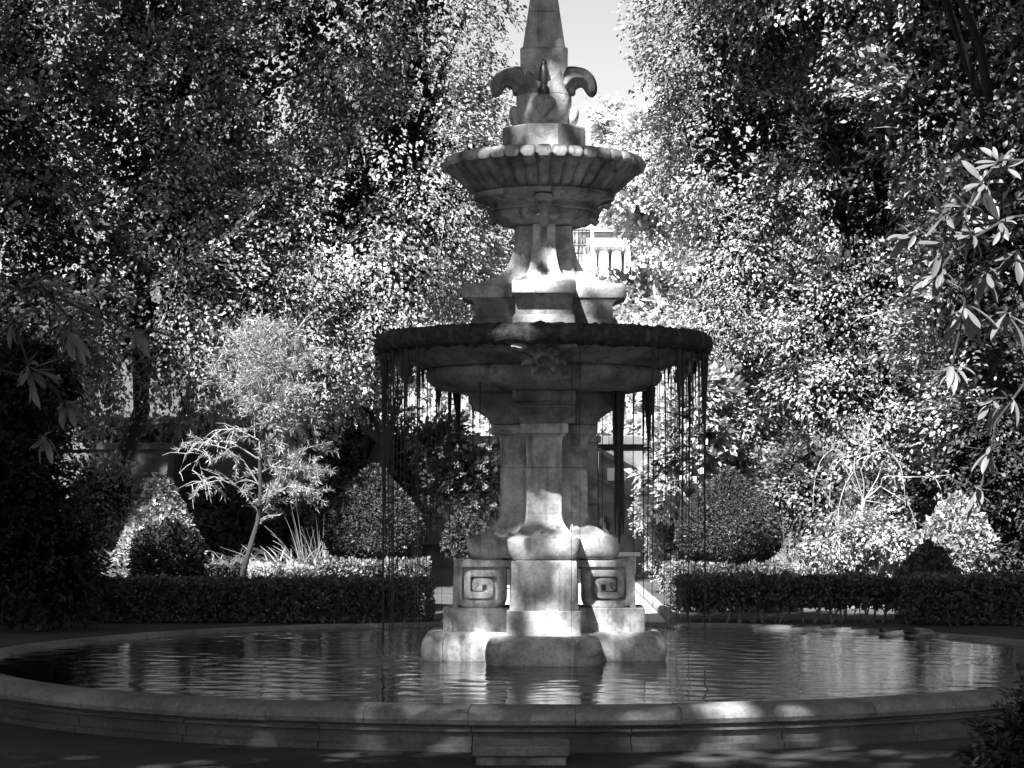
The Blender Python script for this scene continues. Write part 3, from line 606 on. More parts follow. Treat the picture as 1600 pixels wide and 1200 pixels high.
for k in range(5):
    x = .18 + k*.64; z = 2.36 - .55*(x + .2); b = MB(); b.box(x, x + .42, -.004, .028, z - .14, z + .14); b.build('parapet_panel', M['white'], st)
for k in range(10):
    b = MB(); x = .02 + k*.33; b.box(x, x + .328, .222, 1.7, 0 if k > 8 else .0, 1.98 - k*.182); b.build('step', M['coping'], st)
# left retaining wall
LW = thing('retaining_wall', (X(310, 44), 44 - D0, 0), 'dark low retaining wall with coping behind the slender needle-leaved tree', 'wall')
boxes('wall_face', [(-3.4, 3.4, 0, .35, -.1, Z(703, 44))], M['wall'], LW)
for k in range(5): boxes('coping_slab', [(-3.45 + k*1.38, -3.45 + k*1.38 + 1.374, -.06, .42, Z(703, 44) + .002, Z(692, 44))], M['wall'], LW)

MY = 90 - D0; k9 = 90/F
mn = thing('mansion', (X(960, 90), MY, 10.6), 'white columned mansion on the hill, seen right of the upper pedestal', 'mansion')
def mx(px): return (px - 960)*k9
def mz(py): return (435 - py)*k9
boxes('wall', [(mx(913), mx(1250), 1.2, 8, -1, mz(362)), (mx(500), mx(890), 1.2, 8, -1, mz(372))], M['white'], mn)
boxes('cornice', [(mx(910), mx(1255), .3, 8.2, mz(362) + .002, mz(357))], M['white'], mn)
b = MB(); b.loft([[(mx(906), .1, mz(356.8)), (mx(1260), .1, mz(356.8)), (mx(1260), 8.4, mz(356.8)), (mx(906), 8.4, mz(356.8))], [(mx(940), 3.5, mz(349)), (mx(1220), 3.5, mz(349)), (mx(1220), 5, mz(349)), (mx(940), 5, mz(349))]]); b.build('roof', M['roof'], mn)
for px in (925, 944, 964, 984, 1004, 1024, 1044):
    b = MB(); b.lathe([(.30,-.02),(.30,.12),(.22,.16),(.2,1.2),(.18,mz(383)),(.26,mz(382)),(.3,mz(380)),(.3,mz(379.5))], 14, cap=True); o = b.build('column', M['white'], mn, 40); o.location = (mx(px), .62, 0)
boxes('entablature', [(mx(915), mx(1054), .3, 1.198, mz(379.4), mz(363))], M['white'], mn)
for px in (934, 954, 974, 994, 1014, 1034):
    f = boxes('window', [(mx(px) - .17, mx(px) + .17, 1.12, 1.197, .5, mz(388))], M['white'], mn); b = MB(); b.box(mx(px) - .12, mx(px) + .12, 1.09, 1.117, .56, mz(389.5)); b.build('pane', M['glass'], f)
# ornate iron gate panel beside it
gt = thing('iron_screen', (X(904, 88), 88 - D0, 10.6), 'ornate dark iron screen beside the white mansion', 'screen')
b = MB()
for k in range(7): x = -.45 + k*.15; b.tube([(x, 0, -.5), (x, 0, 1.9)], .018, 5)
for z in (0, .95, 1.25, 1.88): b.tube([(-.47, 0, z), (.47, 0, z)], .03, 5)
for k in range(6):
    x = -.375 + k*.15; b.tube([(x + .075*math.cos(t), 0, 1.57 + .25*math.sin(t)) for t in np.linspace(0, 6.28, 11)], .018, 4)
tag(b.build('lattice', M['iron'], gt), kind='stuff'); boxes('post', [(-.62, -.5, -.08, .08, -.6, 2.1)], M['white'], gt); boxes('post', [(.5, .62, -.08, .08, -.6, 2.1)], M['white'], gt)
# ivy over the bank
r = np.random.default_rng(8); n = 22000; yy = r.uniform(36, 69, n); xx = r.uniform(-9, 9.5, n)
zz = np.interp(yy, [q[0] for q in hp], [q[1] for q in hp]) + .25*np.sin(xx*.6 + yy)*(yy > 40)*(yy < 66) + r.uniform(0, .35, n) + .15*wavy(np.stack([xx, yy, yy*0], 1), 1.5, 3)
P = np.stack([xx, yy, zz], 1); Dd = norm(r.normal(size=(n,3)) + [0, -.3, -.2]); N = norm(r.normal(size=(n,3))*.5 + [0, -.6, .8]); LL = r.uniform(.16, .34, n)
V, Q = leaf_arrays(P, Dd, N, LL, LL*.7); o = link('ivy', np_mesh('ivy', V, Q), M['leaf_ivy']); tag(o, 'pale sunlit ivy covering the bank below the mansion', 'ivy', kind='stuff')
# far trees on the hill
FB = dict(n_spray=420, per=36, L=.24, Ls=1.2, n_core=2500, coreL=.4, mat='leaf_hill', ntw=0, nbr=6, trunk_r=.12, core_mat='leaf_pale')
GF = 'pale trees on the hill'
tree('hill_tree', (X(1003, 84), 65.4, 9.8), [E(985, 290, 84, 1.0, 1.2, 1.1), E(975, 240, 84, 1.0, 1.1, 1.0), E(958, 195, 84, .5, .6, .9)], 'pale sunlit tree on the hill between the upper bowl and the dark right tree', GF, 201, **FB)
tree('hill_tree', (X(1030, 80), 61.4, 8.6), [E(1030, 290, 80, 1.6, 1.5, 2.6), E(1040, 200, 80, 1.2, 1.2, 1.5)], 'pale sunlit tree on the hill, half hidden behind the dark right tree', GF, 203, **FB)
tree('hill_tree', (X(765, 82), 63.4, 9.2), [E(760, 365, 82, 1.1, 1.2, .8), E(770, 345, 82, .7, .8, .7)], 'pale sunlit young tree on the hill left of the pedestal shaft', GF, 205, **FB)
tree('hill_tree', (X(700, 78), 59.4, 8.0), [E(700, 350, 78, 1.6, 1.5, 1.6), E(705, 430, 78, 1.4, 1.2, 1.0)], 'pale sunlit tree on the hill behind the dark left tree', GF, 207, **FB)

# ------------------------------------------------------------------ hedges, topiary, shrubs
def surf_leaves(P, Nn, L, seed, asp=.6, out=.7, jit=.6):
    r = np.random.default_rng(seed); n = len(P); Dd = norm(Nn*out + r.normal(size=(n,3))*.8); N = norm(Nn*.6 + np.array([0, 0, .6]) + r.normal(size=(n,3))*jit)
    LL = L*r.uniform(.6, 1.35, n); return leaf_arrays(P, Dd, N, LL, LL*asp*r.uniform(.8, 1.2, n))
def hedge(x0, x1, y0, y1, z0, z1, label, seed, n=9000, L=.045, mat='leaf_box', stems=14, group=None, name='hedge', stem_mat='bark'):
    r = np.random.default_rng(seed); rr = random.Random(seed); cx, cy = (x0+x1)/2, (y0+y1)/2; wx, wy, h = x1-x0, y1-y0, z1-z0
    t = thing(name, (cx, cy, 0), label, 'hedge', group)
    ar = np.array([wx*h, wx*h*.5, wx*wy*1.3, wy*h, wy*h]); ar = ar/ar.sum(); parts = []
    for f in range(5):
        k = int(n*ar[f]); u = r.uniform(-.5, .5, k); v = r.uniform(0, 1, k); dpt = np.abs(r.normal(size=k))*.05
        if f == 0: P = np.stack([u*wx, -wy/2 + dpt, z0 + v*h], 1); Nn = np.tile([0, -1., 0], (k,1))
        elif f == 1: P = np.stack([u*wx, wy/2 - dpt, z0 + v*h], 1); Nn = np.tile([0, 1., 0], (k,1))
        elif f == 2: P = np.stack([u*wx, (v-.5)*wy, z1 - dpt], 1); Nn = np.tile([0, 0, 1.], (k,1))
        else: s = -1 if f == 3 else 1; P = np.stack([s*(wx/2 - dpt), u*wy, z0 + v*h], 1); Nn = np.tile([s*1., 0, 0], (k,1))
        P = P + Nn*(wavy(P*[1,1,1.6], 5, seed)*.035)[:, None] + r.normal(size=(k,3))*.012
        parts.append(surf_leaves(P, Nn, L, seed + f))
    k = int(n*.35); P = np.stack([r.uniform(-.47, .47, k)*wx, r.uniform(-.42, .42, k)*wy, z0 + .04 + r.uniform(0, .93, k)*h], 1)
    parts.append(surf_leaves(P, norm(r.normal(size=(k,3))), L*2.2, seed + 9, .8))
    V, Q = join_np(parts); tag(link('foliage', np_mesh('foliage', V, Q), M[mat], t), kind='stuff')
    for i in range(stems):
        x = rr.uniform(-.47, .47)*wx; y = rr.uniform(-.4, .1)*wy; b = MB()
        p0 = Vector((x, y, -.03)); p1 = Vector((x + rr.uniform(-.16, .16), y + rr.uniform(-.03, .05), z0 + h*.4)); kq = rr.uniform(.5, 1.5); b.tube(limb_path(p0, p1, 0, rr, 5), [.017*kq, .013*kq, .011*kq, .010*kq, .007], 5)
        q = p0.lerp(p1, .45); b.tube(limb_path(q, q + Vector((rr.uniform(-.12, .12), -.02, .2)), 0, rr, 4), [.01, .008, .007, .004], 4); b.build('stem', M[stem_mat], t, 60)
    return t
GH = 'clipped box hedges round the pool'
hedge(X(-60, 28), X(672, 28), 9.4, 10.15, .03, .545, 'long dark clipped hedge on the left behind the pool', 301, 22000, stems=34, group=GH)
hedge(X(1062, 28), X(1402, 28), 9.4, 10.15, .19, .56, 'dark clipped hedge on bare twisted stems, right of the path', 303, 11000, stems=30, group=GH, stem_mat='bark_pale')
hedge(X(1415, 27.4), X(1680, 27.4), 8.8, 9.6, .04, .60, 'clipped hedge at the far right edge of the picture', 305, 9000, stems=14, group=GH)
hedge(X(497, 30.6), X(664, 30.6), 12.0, 12.9, .03, .72, 'short raised dark hedge block under the left egg-shaped topiary', 307, 7000, stems=8, group=GH)
hedge(X(1046, 30.6), X(1240, 30.6), 12.0, 12.9, .03, .67, 'short raised dark hedge block under the right egg-shaped topiary', 309, 7000, stems=8, group=GH)
hedge(X(300, 31), X(376, 31), 12.3, 12.9, .03, .66, 'small dark hedge block left of the leaning thin trunk', 311, 3000, stems=4, group=GH, mat='leaf_shadowed')
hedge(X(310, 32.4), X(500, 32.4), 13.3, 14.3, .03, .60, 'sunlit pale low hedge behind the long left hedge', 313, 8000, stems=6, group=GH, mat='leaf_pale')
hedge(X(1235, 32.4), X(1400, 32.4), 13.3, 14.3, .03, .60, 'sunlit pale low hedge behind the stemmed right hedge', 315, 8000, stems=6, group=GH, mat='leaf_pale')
hedge(X(110, 45), X(520, 45), 26.6, 27.4, 2.4, 3.25, 'sunlit leafy hedge along the top of the dark retaining wall', 317, 9000, L=.10, stems=0, mat='leaf_ivy')
def topiary(px, depth, prof, label, seed, n=8000, L=.04, mat='leaf_shadowed', stems=4, name='topiary', group='clipped topiary shrubs', asp=.5):
    r = np.random.default_rng(seed); rr = random.Random(seed); t = thing(name, (X(px, depth), depth - D0, 0), label, 'topiary', group)
    pr = np.array(prof); seg = np.hypot(np.diff(pr[:,0]), np.diff(pr[:,1]))*(pr[1:,0] + pr[:-1,0] + .05); cum = np.concatenate([[0], np.cumsum(seg)]); parts = []
    for (k, dep, LL) in ((n, .03, L), (int(n*.4), .16, L*2.2)):
        u = r.uniform(0, cum[-1], k); rad = np.interp(u, cum, pr[:,0]); z = np.interp(u, cum, pr[:,1]); idx = np.clip(np.searchsorted(cum, u) - 1, 0, len(seg) - 1)
        dr, dz = np.diff(pr[:,0])[idx], np.diff(pr[:,1])[idx]; nr, nz = dz, -dr; sg = np.sign(nr*1 + 1e-6); l = np.hypot(nr, nz) + 1e-9; nr, nz = nr/l, nz/l
        a = r.uniform(0, 2*math.pi, k); Nn = np.stack([nr*np.cos(a), nr*np.sin(a), nz], 1); P = np.stack([rad*np.cos(a), rad*np.sin(a), z], 1)
        P = P - Nn*(np.abs(r.normal(size=k))*dep)[:,None] + Nn*(wavy(P, 6, seed)*.03)[:,None]; parts.append(surf_leaves(P, Nn, LL, seed + k % 7, asp, .9))
    V, Q = join_np(parts); tag(link('foliage', np_mesh('foliage', V, Q), M[mat], t), kind='stuff')
    zb = pr[0,1] + .35*(pr[-1,1] - pr[0,1])
    for i in range(stems):
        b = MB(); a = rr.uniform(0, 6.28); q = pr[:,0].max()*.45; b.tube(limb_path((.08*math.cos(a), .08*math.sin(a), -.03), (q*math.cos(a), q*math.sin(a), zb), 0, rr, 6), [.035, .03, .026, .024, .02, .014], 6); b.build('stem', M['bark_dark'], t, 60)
    return t
def egg(rx, z0, z1):
    return [(max(.01, rx*q), z0 + (z1-z0)*t) for (t, q) in [(0,.5),(.05,.78),(.14,.95),(.25,1.0),(.38,.97),(.5,.89),(.62,.74),(.74,.55),(.84,.37),(.92,.21),(.97,.1),(1,.02)]]
d = 31.5
topiary(584, d, egg(.72, Z(876, d), Z(725, d)), 'dark egg-shaped clipped shrub left of the fountain, seen through the hanging strands', 331, 24000, .028)
topiary(1138, d, egg(.77, Z(880, d), Z(730, d)), 'dark egg-shaped clipped shrub right of the fountain', 333, 24000, .028)
d = 29.6
topiary(262, d, [(.42, .1), (.48, .4), (.50, .75), (.48, .95), (.40, 1.12), (.26, 1.23), (.1, 1.27), (.01, 1.28)], 'dark round-topped clipped bush left of the leaning thin trunk', 335, 9000)
d = 34
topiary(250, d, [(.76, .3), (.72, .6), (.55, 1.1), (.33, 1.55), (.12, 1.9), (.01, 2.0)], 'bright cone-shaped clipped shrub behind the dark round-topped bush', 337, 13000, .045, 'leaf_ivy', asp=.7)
d = 31
topiary(1497, d, egg(.56, .45, Z(772, d)), 'pale ball-shaped clipped shrub on the right', 339, 10000, .05, 'leaf_ivy', asp=.7)
d = 28.9
topiary(1450, d, egg(.47, .1, Z(845, d)), 'smaller clipped ball in front of the pale ball on the right', 341, 7000, .045, 'leaf_box', asp=.7)
d = 38
topiary(728, d, egg(.42, Z(868, d), Z(792, d)), 'small dark clipped ball under the flowering oleander', 343, 5000, .05, stems=2)

def bush(px, depth, ells, label, seed, n_spray=300, per=34, L=.09, Ls=.5, mat='leaf_ivy', cat='shrub', name='shrub', n_core=1500, coreL=.16, stems=5, core='leaf_core_shaded', droop=.2, group=None, gap=-.6):
    t = thing(name, (X(px, depth), depth - D0, 0), label, cat, group); off = np.array(t.location); rr = random.Random(seed)
    Cp, Op = crown_pts(ells, int(n_spray*.72), seed, rmin=.5, gap=gap); V, Q = sprays(Cp - off, Op, per, Ls, L, seed, droop); tag(link('foliage', np_mesh('foliage', V, Q), M[mat], t), kind='stuff')
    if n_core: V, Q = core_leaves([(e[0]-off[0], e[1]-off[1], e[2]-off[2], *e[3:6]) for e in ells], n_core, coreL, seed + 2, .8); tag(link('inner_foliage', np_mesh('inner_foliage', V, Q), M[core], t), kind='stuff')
    for i in range(stems):
        e = Vector(Cp[rr.randrange(len(Cp))] - off); e.z = max(e.z*.8, .2); b = MB(); b.tube(limb_path((rr.uniform(-.1,.1), rr.uniform(-.1,.1), -.03), e, .1, rr, 6), [.03, .025, .02, .016, .012, .006], 5); b.build('stem', M['bark'], t, 60)
    return t
bush(60, 26.5, [E(0, 800, 26.5, 1.0, .8, 1.3), E(90, 890, 26.5, .5, .6, .7), E(40, 620, 26.5, .7, .7, .9)], 'big dark evergreen shrub at the left edge of the picture', 351, 900, mat='leaf_shadowed', L=.08, n_core=5000)
bush(155, 37, [E(160, 780, 37, .7, .6, .55), E(120, 850, 37, .8, .6, .5)], 'sunlit ivy-leaved shrub in front of the retaining wall, left of the bright cone', 353, 420, L=.10)
bush(400, 42, [E(330, 790, 42, 1.0, .6, .55), E(450, 790, 42, 1.1, .6, .6), E(390, 840, 42, 1.5, .6, .5)], 'shaded shrub bank below the retaining wall behind the needle-leaved tree', 355, 600, mat='leaf_box', L=.10)
bush(600, 41, [E(560, 700, 41, 1.1, .8, .9), E(620, 760, 41, 1.0, .8, .8), E(540, 800, 41, .9, .7, .8)], 'dark shrub behind the left egg-shaped topiary', 357, 700, mat='leaf_box', L=.11)
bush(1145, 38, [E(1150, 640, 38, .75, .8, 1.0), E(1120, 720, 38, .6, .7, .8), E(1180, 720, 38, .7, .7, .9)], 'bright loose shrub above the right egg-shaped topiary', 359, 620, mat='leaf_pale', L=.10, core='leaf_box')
bush(1040, 37, [E(1035, 800, 37, .36, .5, .6), E(1050, 870, 37, .4, .5, .4)], 'bright small-leaved shrub between the path and the right topiary', 361, 420, mat='leaf_pale', L=.06, Ls=.3, core='leaf_box')
bush(1290, 36, [E(1260, 760, 36, .7, .7, .8), E(1330, 830, 36, 1.2, .6, .55), E(1400, 780, 36, .8, .7, .7)], 'leafy shrub mass behind the weeping tree', 363, 700, mat='leaf_box', L=.09)
bush(1560, 33, [E(1560, 700, 33, 1.0, .8, 1.2), E(1610, 820, 33, .8, .8, .9)], 'dark shrub behind the pale ball at the right edge', 365, 600, mat='leaf_shadowed', L=.09, n_core=4000)
bush(1600, 10.5, [E(1600, 1190, 10.5, .22, .2, .22), E(1660, 1140, 10.5, .24, .25, .36)], 'dark low bush in the near right corner beside the basin', 367, 160, mat='leaf_shadowed', L=.05, Ls=.2, n_core=1200, coreL=.06)
# oleanders with white flowers
def blossoms(t, spots, seed):
    rr = random.Random(seed)
    for (p, s) in spots:
        V, Q = [], []; n = 16; r = np.random.default_rng(rr.randrange(9999)); Dd = norm(r.normal(size=(n,3)) + [0, -.6, .2]); N = norm(r.normal(size=(n,3)) + [0, -.8, .5])
        V, Q = leaf_arrays(r.normal(size=(n,3))*s*.35, Dd, N, np.full(n, s*.7), np.full(n, s*.6)); o = link('blossom', np_mesh('blossom', V, Q), M['petal'], t); o.location = Vector(p) - t.location
d = 40
t = bush(722, d, [E(715, 740, d, .55, .5, .55), E(755, 760, d, .4, .4, .5), E(690, 700, d, .5, .5, .4)], 'flowering oleander with white blossom clusters left of the fountain shaft', 371, 330, mat='leaf_box', L=.13, Ls=.45, n_core=900)
blossoms(t, [(W(px, py, d - .5 + .3*math.sin(px)), .07) for (px, py) in [(715,725),(722,740),(752,728),(748,745),(760,718),(702,765),(738,782),(745,790),(730,798),(758,735),(690,710),(698,748),(665,738),(672,752),(765,700),(752,695),(758,760),(770,790),(715,700),(728,760)]], 5)
d = 36
t = bush(1075, d, [E(1075, 690, d, .5, .5, .7), E(1100, 630, d, .4, .5, .5), E(1050, 740, d, .35, .4, .5)], 'bright long-leaved oleander with white flowers right of the fountain', 373, 360, mat='leaf_pale', L=.15, Ls=.45, n_core=600, core='leaf_box')
blossoms(t, [(W(px, py, d - .5), .06) for (px, py) in [(1015,655),(1022,690),(1035,720),(1012,672),(1040,650),(1068,640),(1085,668),(1098,700),(1030,760)]], 6)

# slender needle-leaved tree
d = 30.3; nb = W(376, 912, d); nb.z = 0
nt_tree = thing('needle_tree', nb, 'slender needle-leaved tree with a leaning dark trunk and drooping bare twigs', 'tree')
rr = random.Random(77)
def pt(px, py, dy=0): return W(px, py, d + dy) - nb
b = MB(); tp = [(0,0,-.05), pt(381, 890), pt(392, 850), pt(403, 815), pt(407, 770), pt(406, 720), pt(408, 660), pt(412, 600), pt(416, 555)]
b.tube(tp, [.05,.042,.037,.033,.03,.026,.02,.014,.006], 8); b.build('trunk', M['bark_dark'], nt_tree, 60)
brs = [[(403,815),(425,770),(440,730),(450,690)],[(406,760),(380,720),(350,700),(310,690),(290,710),(280,740)],[(406,740),(440,720),(480,700),(520,690)],[(408,690),(370,670),(340,672),(318,700),(300,735)],[(408,700),(450,660),(490,640)],[(410,650),(370,610),(330,580)],[(410,640),(450,590),(480,545)],[(413,600),(385,560),(375,530)],[(414,590),(440,550),(462,520)],[(404,800),(370,760),(335,745),(290,760)],[(440,730),(470,740),(500,735)],[(408,720),(360,690),(330,690),(310,720),(320,750)],[(405,790),(450,760),(490,770)],[(410,670),(440,640),(470,600)]]
V_all = []; r = np.random.default_rng(5)
for bi, q in enumerate(brs):
    dy = rr.uniform(-.5, .5); pts = [pt(x, y, dy*k/(len(q)-1)) for k, (x, y) in enumerate(q)]; b = MB(); b.tube(pts, [.014*(1 - .7*k/(len(pts)-1)) for k in range(len(pts))], 6)
    br = b.build('branch', M['bark'], nt_tree, 60); b = MB()
    bare = q[-1][0] < 325 and q[-1][1] > 690
    for k in range(18):
        i = rr.randrange(len(pts)-1); s = pts[i].lerp(pts[i+1], rr.random()); dirv = (pts[i+1]-pts[i]).normalized(); e = s + (dirv*.5 + Vector((rr.uniform(-1,1), rr.uniform(-.8,.8), rr.uniform(-.9,.7)))).normalized()*rr.uniform(.15, .4)
        tw_ = limb_path(s, e, .03, rr, 4); b.tube(tw_, [.006, .005, .004, .002], 4)
        if bare and rr.random() < .8: continue
        n = 60; u = r.uniform(.0, 1.1, (n,1)); P = np.array(s)*(1-u) + np.array(e)*u; ax = np.array((e-s).normalized()); Dd = norm(ax*.9 + r.normal(size=(n,3))*.75); LL = r.uniform(.06, .13, n)
        V_all.append(leaf_arrays(P, Dd, norm(r.normal(size=(n,3))), LL, np.full(n, .011)))
    tag(b.build('twigs', M['bark_pale'], br, 60), kind='stuff')
for _ in range(110):
    c = np.array(pt(rr.gauss(408, 36), rr.uniform(505, 650), rr.uniform(-.4, .4))); n = 40; Dd = norm(r.normal(size=(n,3)) + [.3, 0, .4]); LL = r.uniform(.07, .14, n); V_all.append(leaf_arrays(c + r.normal(size=(n,3))*.07, Dd, norm(r.normal(size=(n,3))), LL, np.full(n, .011)))
V, Q = join_np(V_all); tag(link('crown', np_mesh('crown', V, Q), M['leaf_needle'], nt_tree), kind='stuff')

# weeping tree with arching bare branches
d = 32.0; wb = W(1335, 890, d); wb.z = 0
wt_tree = thing('weeping_tree', wb, 'small weeping tree with arching bare pale branches above its leaves, on the right', 'tree')
def pw(px, py, dy=0): return W(px, py, d + dy) - wb
b = MB(); b.tube([(0,0,-.05), pw(1333, 860), pw(1345, 810), pw(1350, 780)], [.05,.045,.04,.032], 8); b.build('trunk', M['bark_pale'], wt_tree, 60)
arcs = [[(1350,782),(1325,740),(1312,705),(1295,706),(1280,725),(1272,760),(1270,800)],[(1350,782),(1335,735),(1340,705),(1355,695),(1370,700),(1372,715)],[(1345,735),(1360,712),(1385,705),(1405,725),(1412,755),(1415,790)],[(1350,782),(1375,760),(1382,745),(1420,745),(1450,745),(1485,742)],[(1350,782),(1372,745),(1380,720),(1395,735),(1400,770)],[(1340,750),(1315,720),(1300,725),(1290,760),(1292,780)],[(1350,782),(1330,725),(1318,715),(1300,740),(1296,790)],[(1375,760),(1400,775),(1420,790),(1430,820),(1434,850)],[(1350,782),(1390,790),(1415,810),(1425,840)],[(1335,735),(1320,760),(1310,800),(1312,850)],[(1345,735),(1350,760),(1345,810),(1340,850)],[(1460,745),(1470,765),(1472,790)],[(1360,712),(1340,720),(1325,750),(1330,790)]]
lv_all = []
for q in arcs:
    dy = rr.uniform(-.45, .45); pts = [pw(x, y, dy*k/(len(q)-1)) for k, (x, y) in enumerate(q)]; P2 = []
    for i in range(len(pts)-1):
        p0, p1, p2, p3 = pts[max(i-1,0)], pts[i], pts[i+1], pts[min(i+2, len(pts)-1)]
        for k in range(4):
            t = k/4; P2.append(.5*((2*p1) + (p2-p0)*t + (2*p0 - 5*p1 + 4*p2 - p3)*t*t + (3*p1 - p0 - 3*p2 + p3)*t**3))
    P2.append(pts[-1]); n = len(P2); b = MB(); b.tube(P2, [.009*(1 - .6*k/(n-1))*rr.uniform(.8,1.2) for k in range(n)], 6); b.build('branch', M['bark_pale'], wt_tree, 60)
    for _ in range(4):
        p = P2[rr.randrange(n*2//3, n)]; m_ = 7; lv_all.append(leaf_arrays(np.array(p) + r.normal(size=(m_,3))*.05, norm(r.normal(size=(m_,3)) + [0, 0, -.4]), norm(r.normal(size=(m_,3)) + [0, -.5, .5]), r.uniform(.05, .10, m_), np.full(m_, .045)))
Cp, Op = crown_pts([E(1335, 828, d, .68, .5, .32), E(1310, 855, d, .6, .45, .3), E(1390, 842, d, .5, .4, .3)], 200, 379, rmin=.3, gap=-.7); lv_all.append(sprays(Cp - np.array(wb), Op, 26, .3, .075, 381, .7))
V, Q = join_np(lv_all); tag(link('crown', np_mesh('crown', V, Q), M['leaf_pale'], wt_tree), kind='stuff')

# strap-leaved plants and reed clumps
def blades(n, L, wd, spread, seed, segs=5, stiff=.5):
    r = random.Random(seed); b = MB()
    for i in range(n):
        a = r.uniform(0, 6.28); l = L*r.uniform(.6, 1.15); sp = spread*r.uniform(.4, 1.2); st = stiff*r.uniform(.6, 1.3); c, s_ = math.cos(a), math.sin(a); ba = r.uniform(0, .1); V = []; tw_ = r.uniform(-.5, .5)
        for k in range(segs + 1):
            t = k/segs; rad = ba + sp*l*(t**1.5); z = l*(t - (1-st)*t*t*.9); ww = wd*math.sin(math.pi*(.12 + .84*t))*.5; px_, py_ = -s_*math.cos(tw_*t), c*math.cos(tw_*t)
            V += [(rad*c - px_*ww, rad*s_ - py_*ww, z - .012), (rad*c, rad*s_, z - .02), (rad*c + px_*ww, rad*s_ + py_*ww, z - .012)]
        b.add(V, [(3*k + j, 3*k + j + 1, 3*k + j + 4, 3*k + j + 3) for k in range(segs) for j in range(2)])
    return b
GS = 'strap-leaved plants'
straps = [(335,36.5,'strap-leaved clump just right of the dark round-topped bush'),(366,37.5,'strap-leaved clump left of the leaning thin trunk'),(425,37,'strap-leaved clump right of the leaning thin trunk'),(455,36,'strap-leaved clump midway between thin trunk and left egg topiary'),(482,37.5,'strap-leaved clump with long leaves near the left reeds'),(512,35.5,'strap-leaved clump against the left egg topiary'),(1245,36,'strap-leaved clump against the right egg topiary'),(1275,35,'dark strap-leaved clump left of the weeping tree trunk'),(1370,35,'strap-leaved clump right of the weeping tree trunk'),(205,36,'strap-leaved clump at the foot of the bright cone')]
for i, (px, dd, lab) in enumerate(straps):
    dd -= 2.4
    t = thing('strap_leaf_plant', (X(px, dd), dd - D0, 0), lab, 'plant', GS); tag(blades(90, 1.2, .035, .7, 400 + i, stiff=.5).build('leaf_rosette', M['leaf_pale'] if i < 6 or i > 8 else M['leaf_box'], t, 60), kind='stuff')
for i, (px, dd, lab) in enumerate([(478,34.5,'tall thin reed clump left of the left egg topiary'),(502,35,'tall reed clump rising behind the left egg topiary'),(1205,34.5,'tall reed clump leaning out behind the right egg topiary'),(1228,35,'reed clump further right of the right egg topiary')]):
    t = thing('reed_clump', (X(px, dd), dd - D0, 0), lab, 'reeds', 'tall reed clumps'); tag(blades(40, 1.6, .008, .3, 450 + i, stiff=.7).build('stalks', M['leaf_needle'], t, 60), kind='stuff')

# ------------------------------------------------------------------ foreground hanging branches with large leaves
def big_leaf():
    b = MB(); V = []; n = 7
    for k in range(n + 1):
        t = k/n; ww = .5*(math.sin(math.pi*min(1, t*.93 + .03))**.8)*(.55 + .6*t)*.30 if k < n else .005
        z = -.22*t*t; V += [(t, -ww, z + ww*.35), (t, 0, z), (t, ww, z + ww*.35)]
    b.add(V, [(3*k + j, 3*k + j + 3, 3*k + j + 4, 3*k + j + 1) for k in range(n) for j in range(2)]); me = b.mesh('leaf', 60); me.materials.append(M['leaf_big']); return me
BL = big_leaf()
def hanging_tree(name, base, label, stems, seed, crown_e, dep):
    t = thing(name, base, label, 'tree', 'large-leaved trees beside the viewpoint'); rr = random.Random(seed); B = Vector(base)
    b = MB(); top = Vector(crown_e[0][:3]) - B; b.tube(limb_path((0,0,-.1), top, 0, rr, 7), [.16,.14,.12,.11,.1,.08,.05], 8); b.build('trunk', M['bark'], t, 60)
    Cp, Op = crown_pts(crown_e, 150*len(crown_e), seed, rmin=.3, gap=-.8); V, Q = sprays(Cp - np.array(B), Op, 24, .5, .15, seed, .4); tag(link('crown', np_mesh('crown', V, Q), M['leaf_big'], t), kind='stuff')
    for (path, ros) in stems:
        pts = [W(x, y, dep + dd) - B for (x, y, dd) in path]; b = MB(); b.tube([top] + pts if path[0][2] > 0.0 else pts, [.012] + [.005]*len(pts) if path[0][2] > 0.0 else [.012 - .006*k/len(pts) for k in range(len(pts))], 6)
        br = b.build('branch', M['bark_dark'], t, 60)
        for (px, py, dd, n, L, dx, dz) in ros:
            c = W(px, py, dep + dd) - B; ax = Vector((dx, rr.uniform(-.5, .1), dz)).normalized()
            n = int(n*1.7)
            for i in range(n):
                a = 2*math.pi*(i/n) + rr.uniform(-.5, .5); u = ax.cross(Vector((0, 1, .2))).normalized(); v = ax.cross(u)
                dv = (ax*rr.uniform(-.2, 1.3) + u*math.cos(a)*rr.uniform(.5, 1.1) + v*math.sin(a)*.9 + Vector((0, 0, -.1))).normalized()
                o = link('leaf', BL, None, br); up = (ax*-1 if ax.z < 0 else ax) + Vector((0, -.5, .7)); yv = up.cross(dv).normalized(); zv = dv.cross(yv)
                mt = Matrix((dv, yv, zv)).transposed().to_4x4(); l = L*.85*rr.choice((rr.uniform(.4, .8), rr.uniform(.85, 1.3))); o.matrix_local = Matrix.Translation(c + dv*.008 - ax*rr.uniform(0, .04)) @ mt @ Matrix.Diagonal((l, l*rr.uniform(.7, 1.2), l*rr.uniform(-.6, 1.8), 1))
    return t
RL = .095
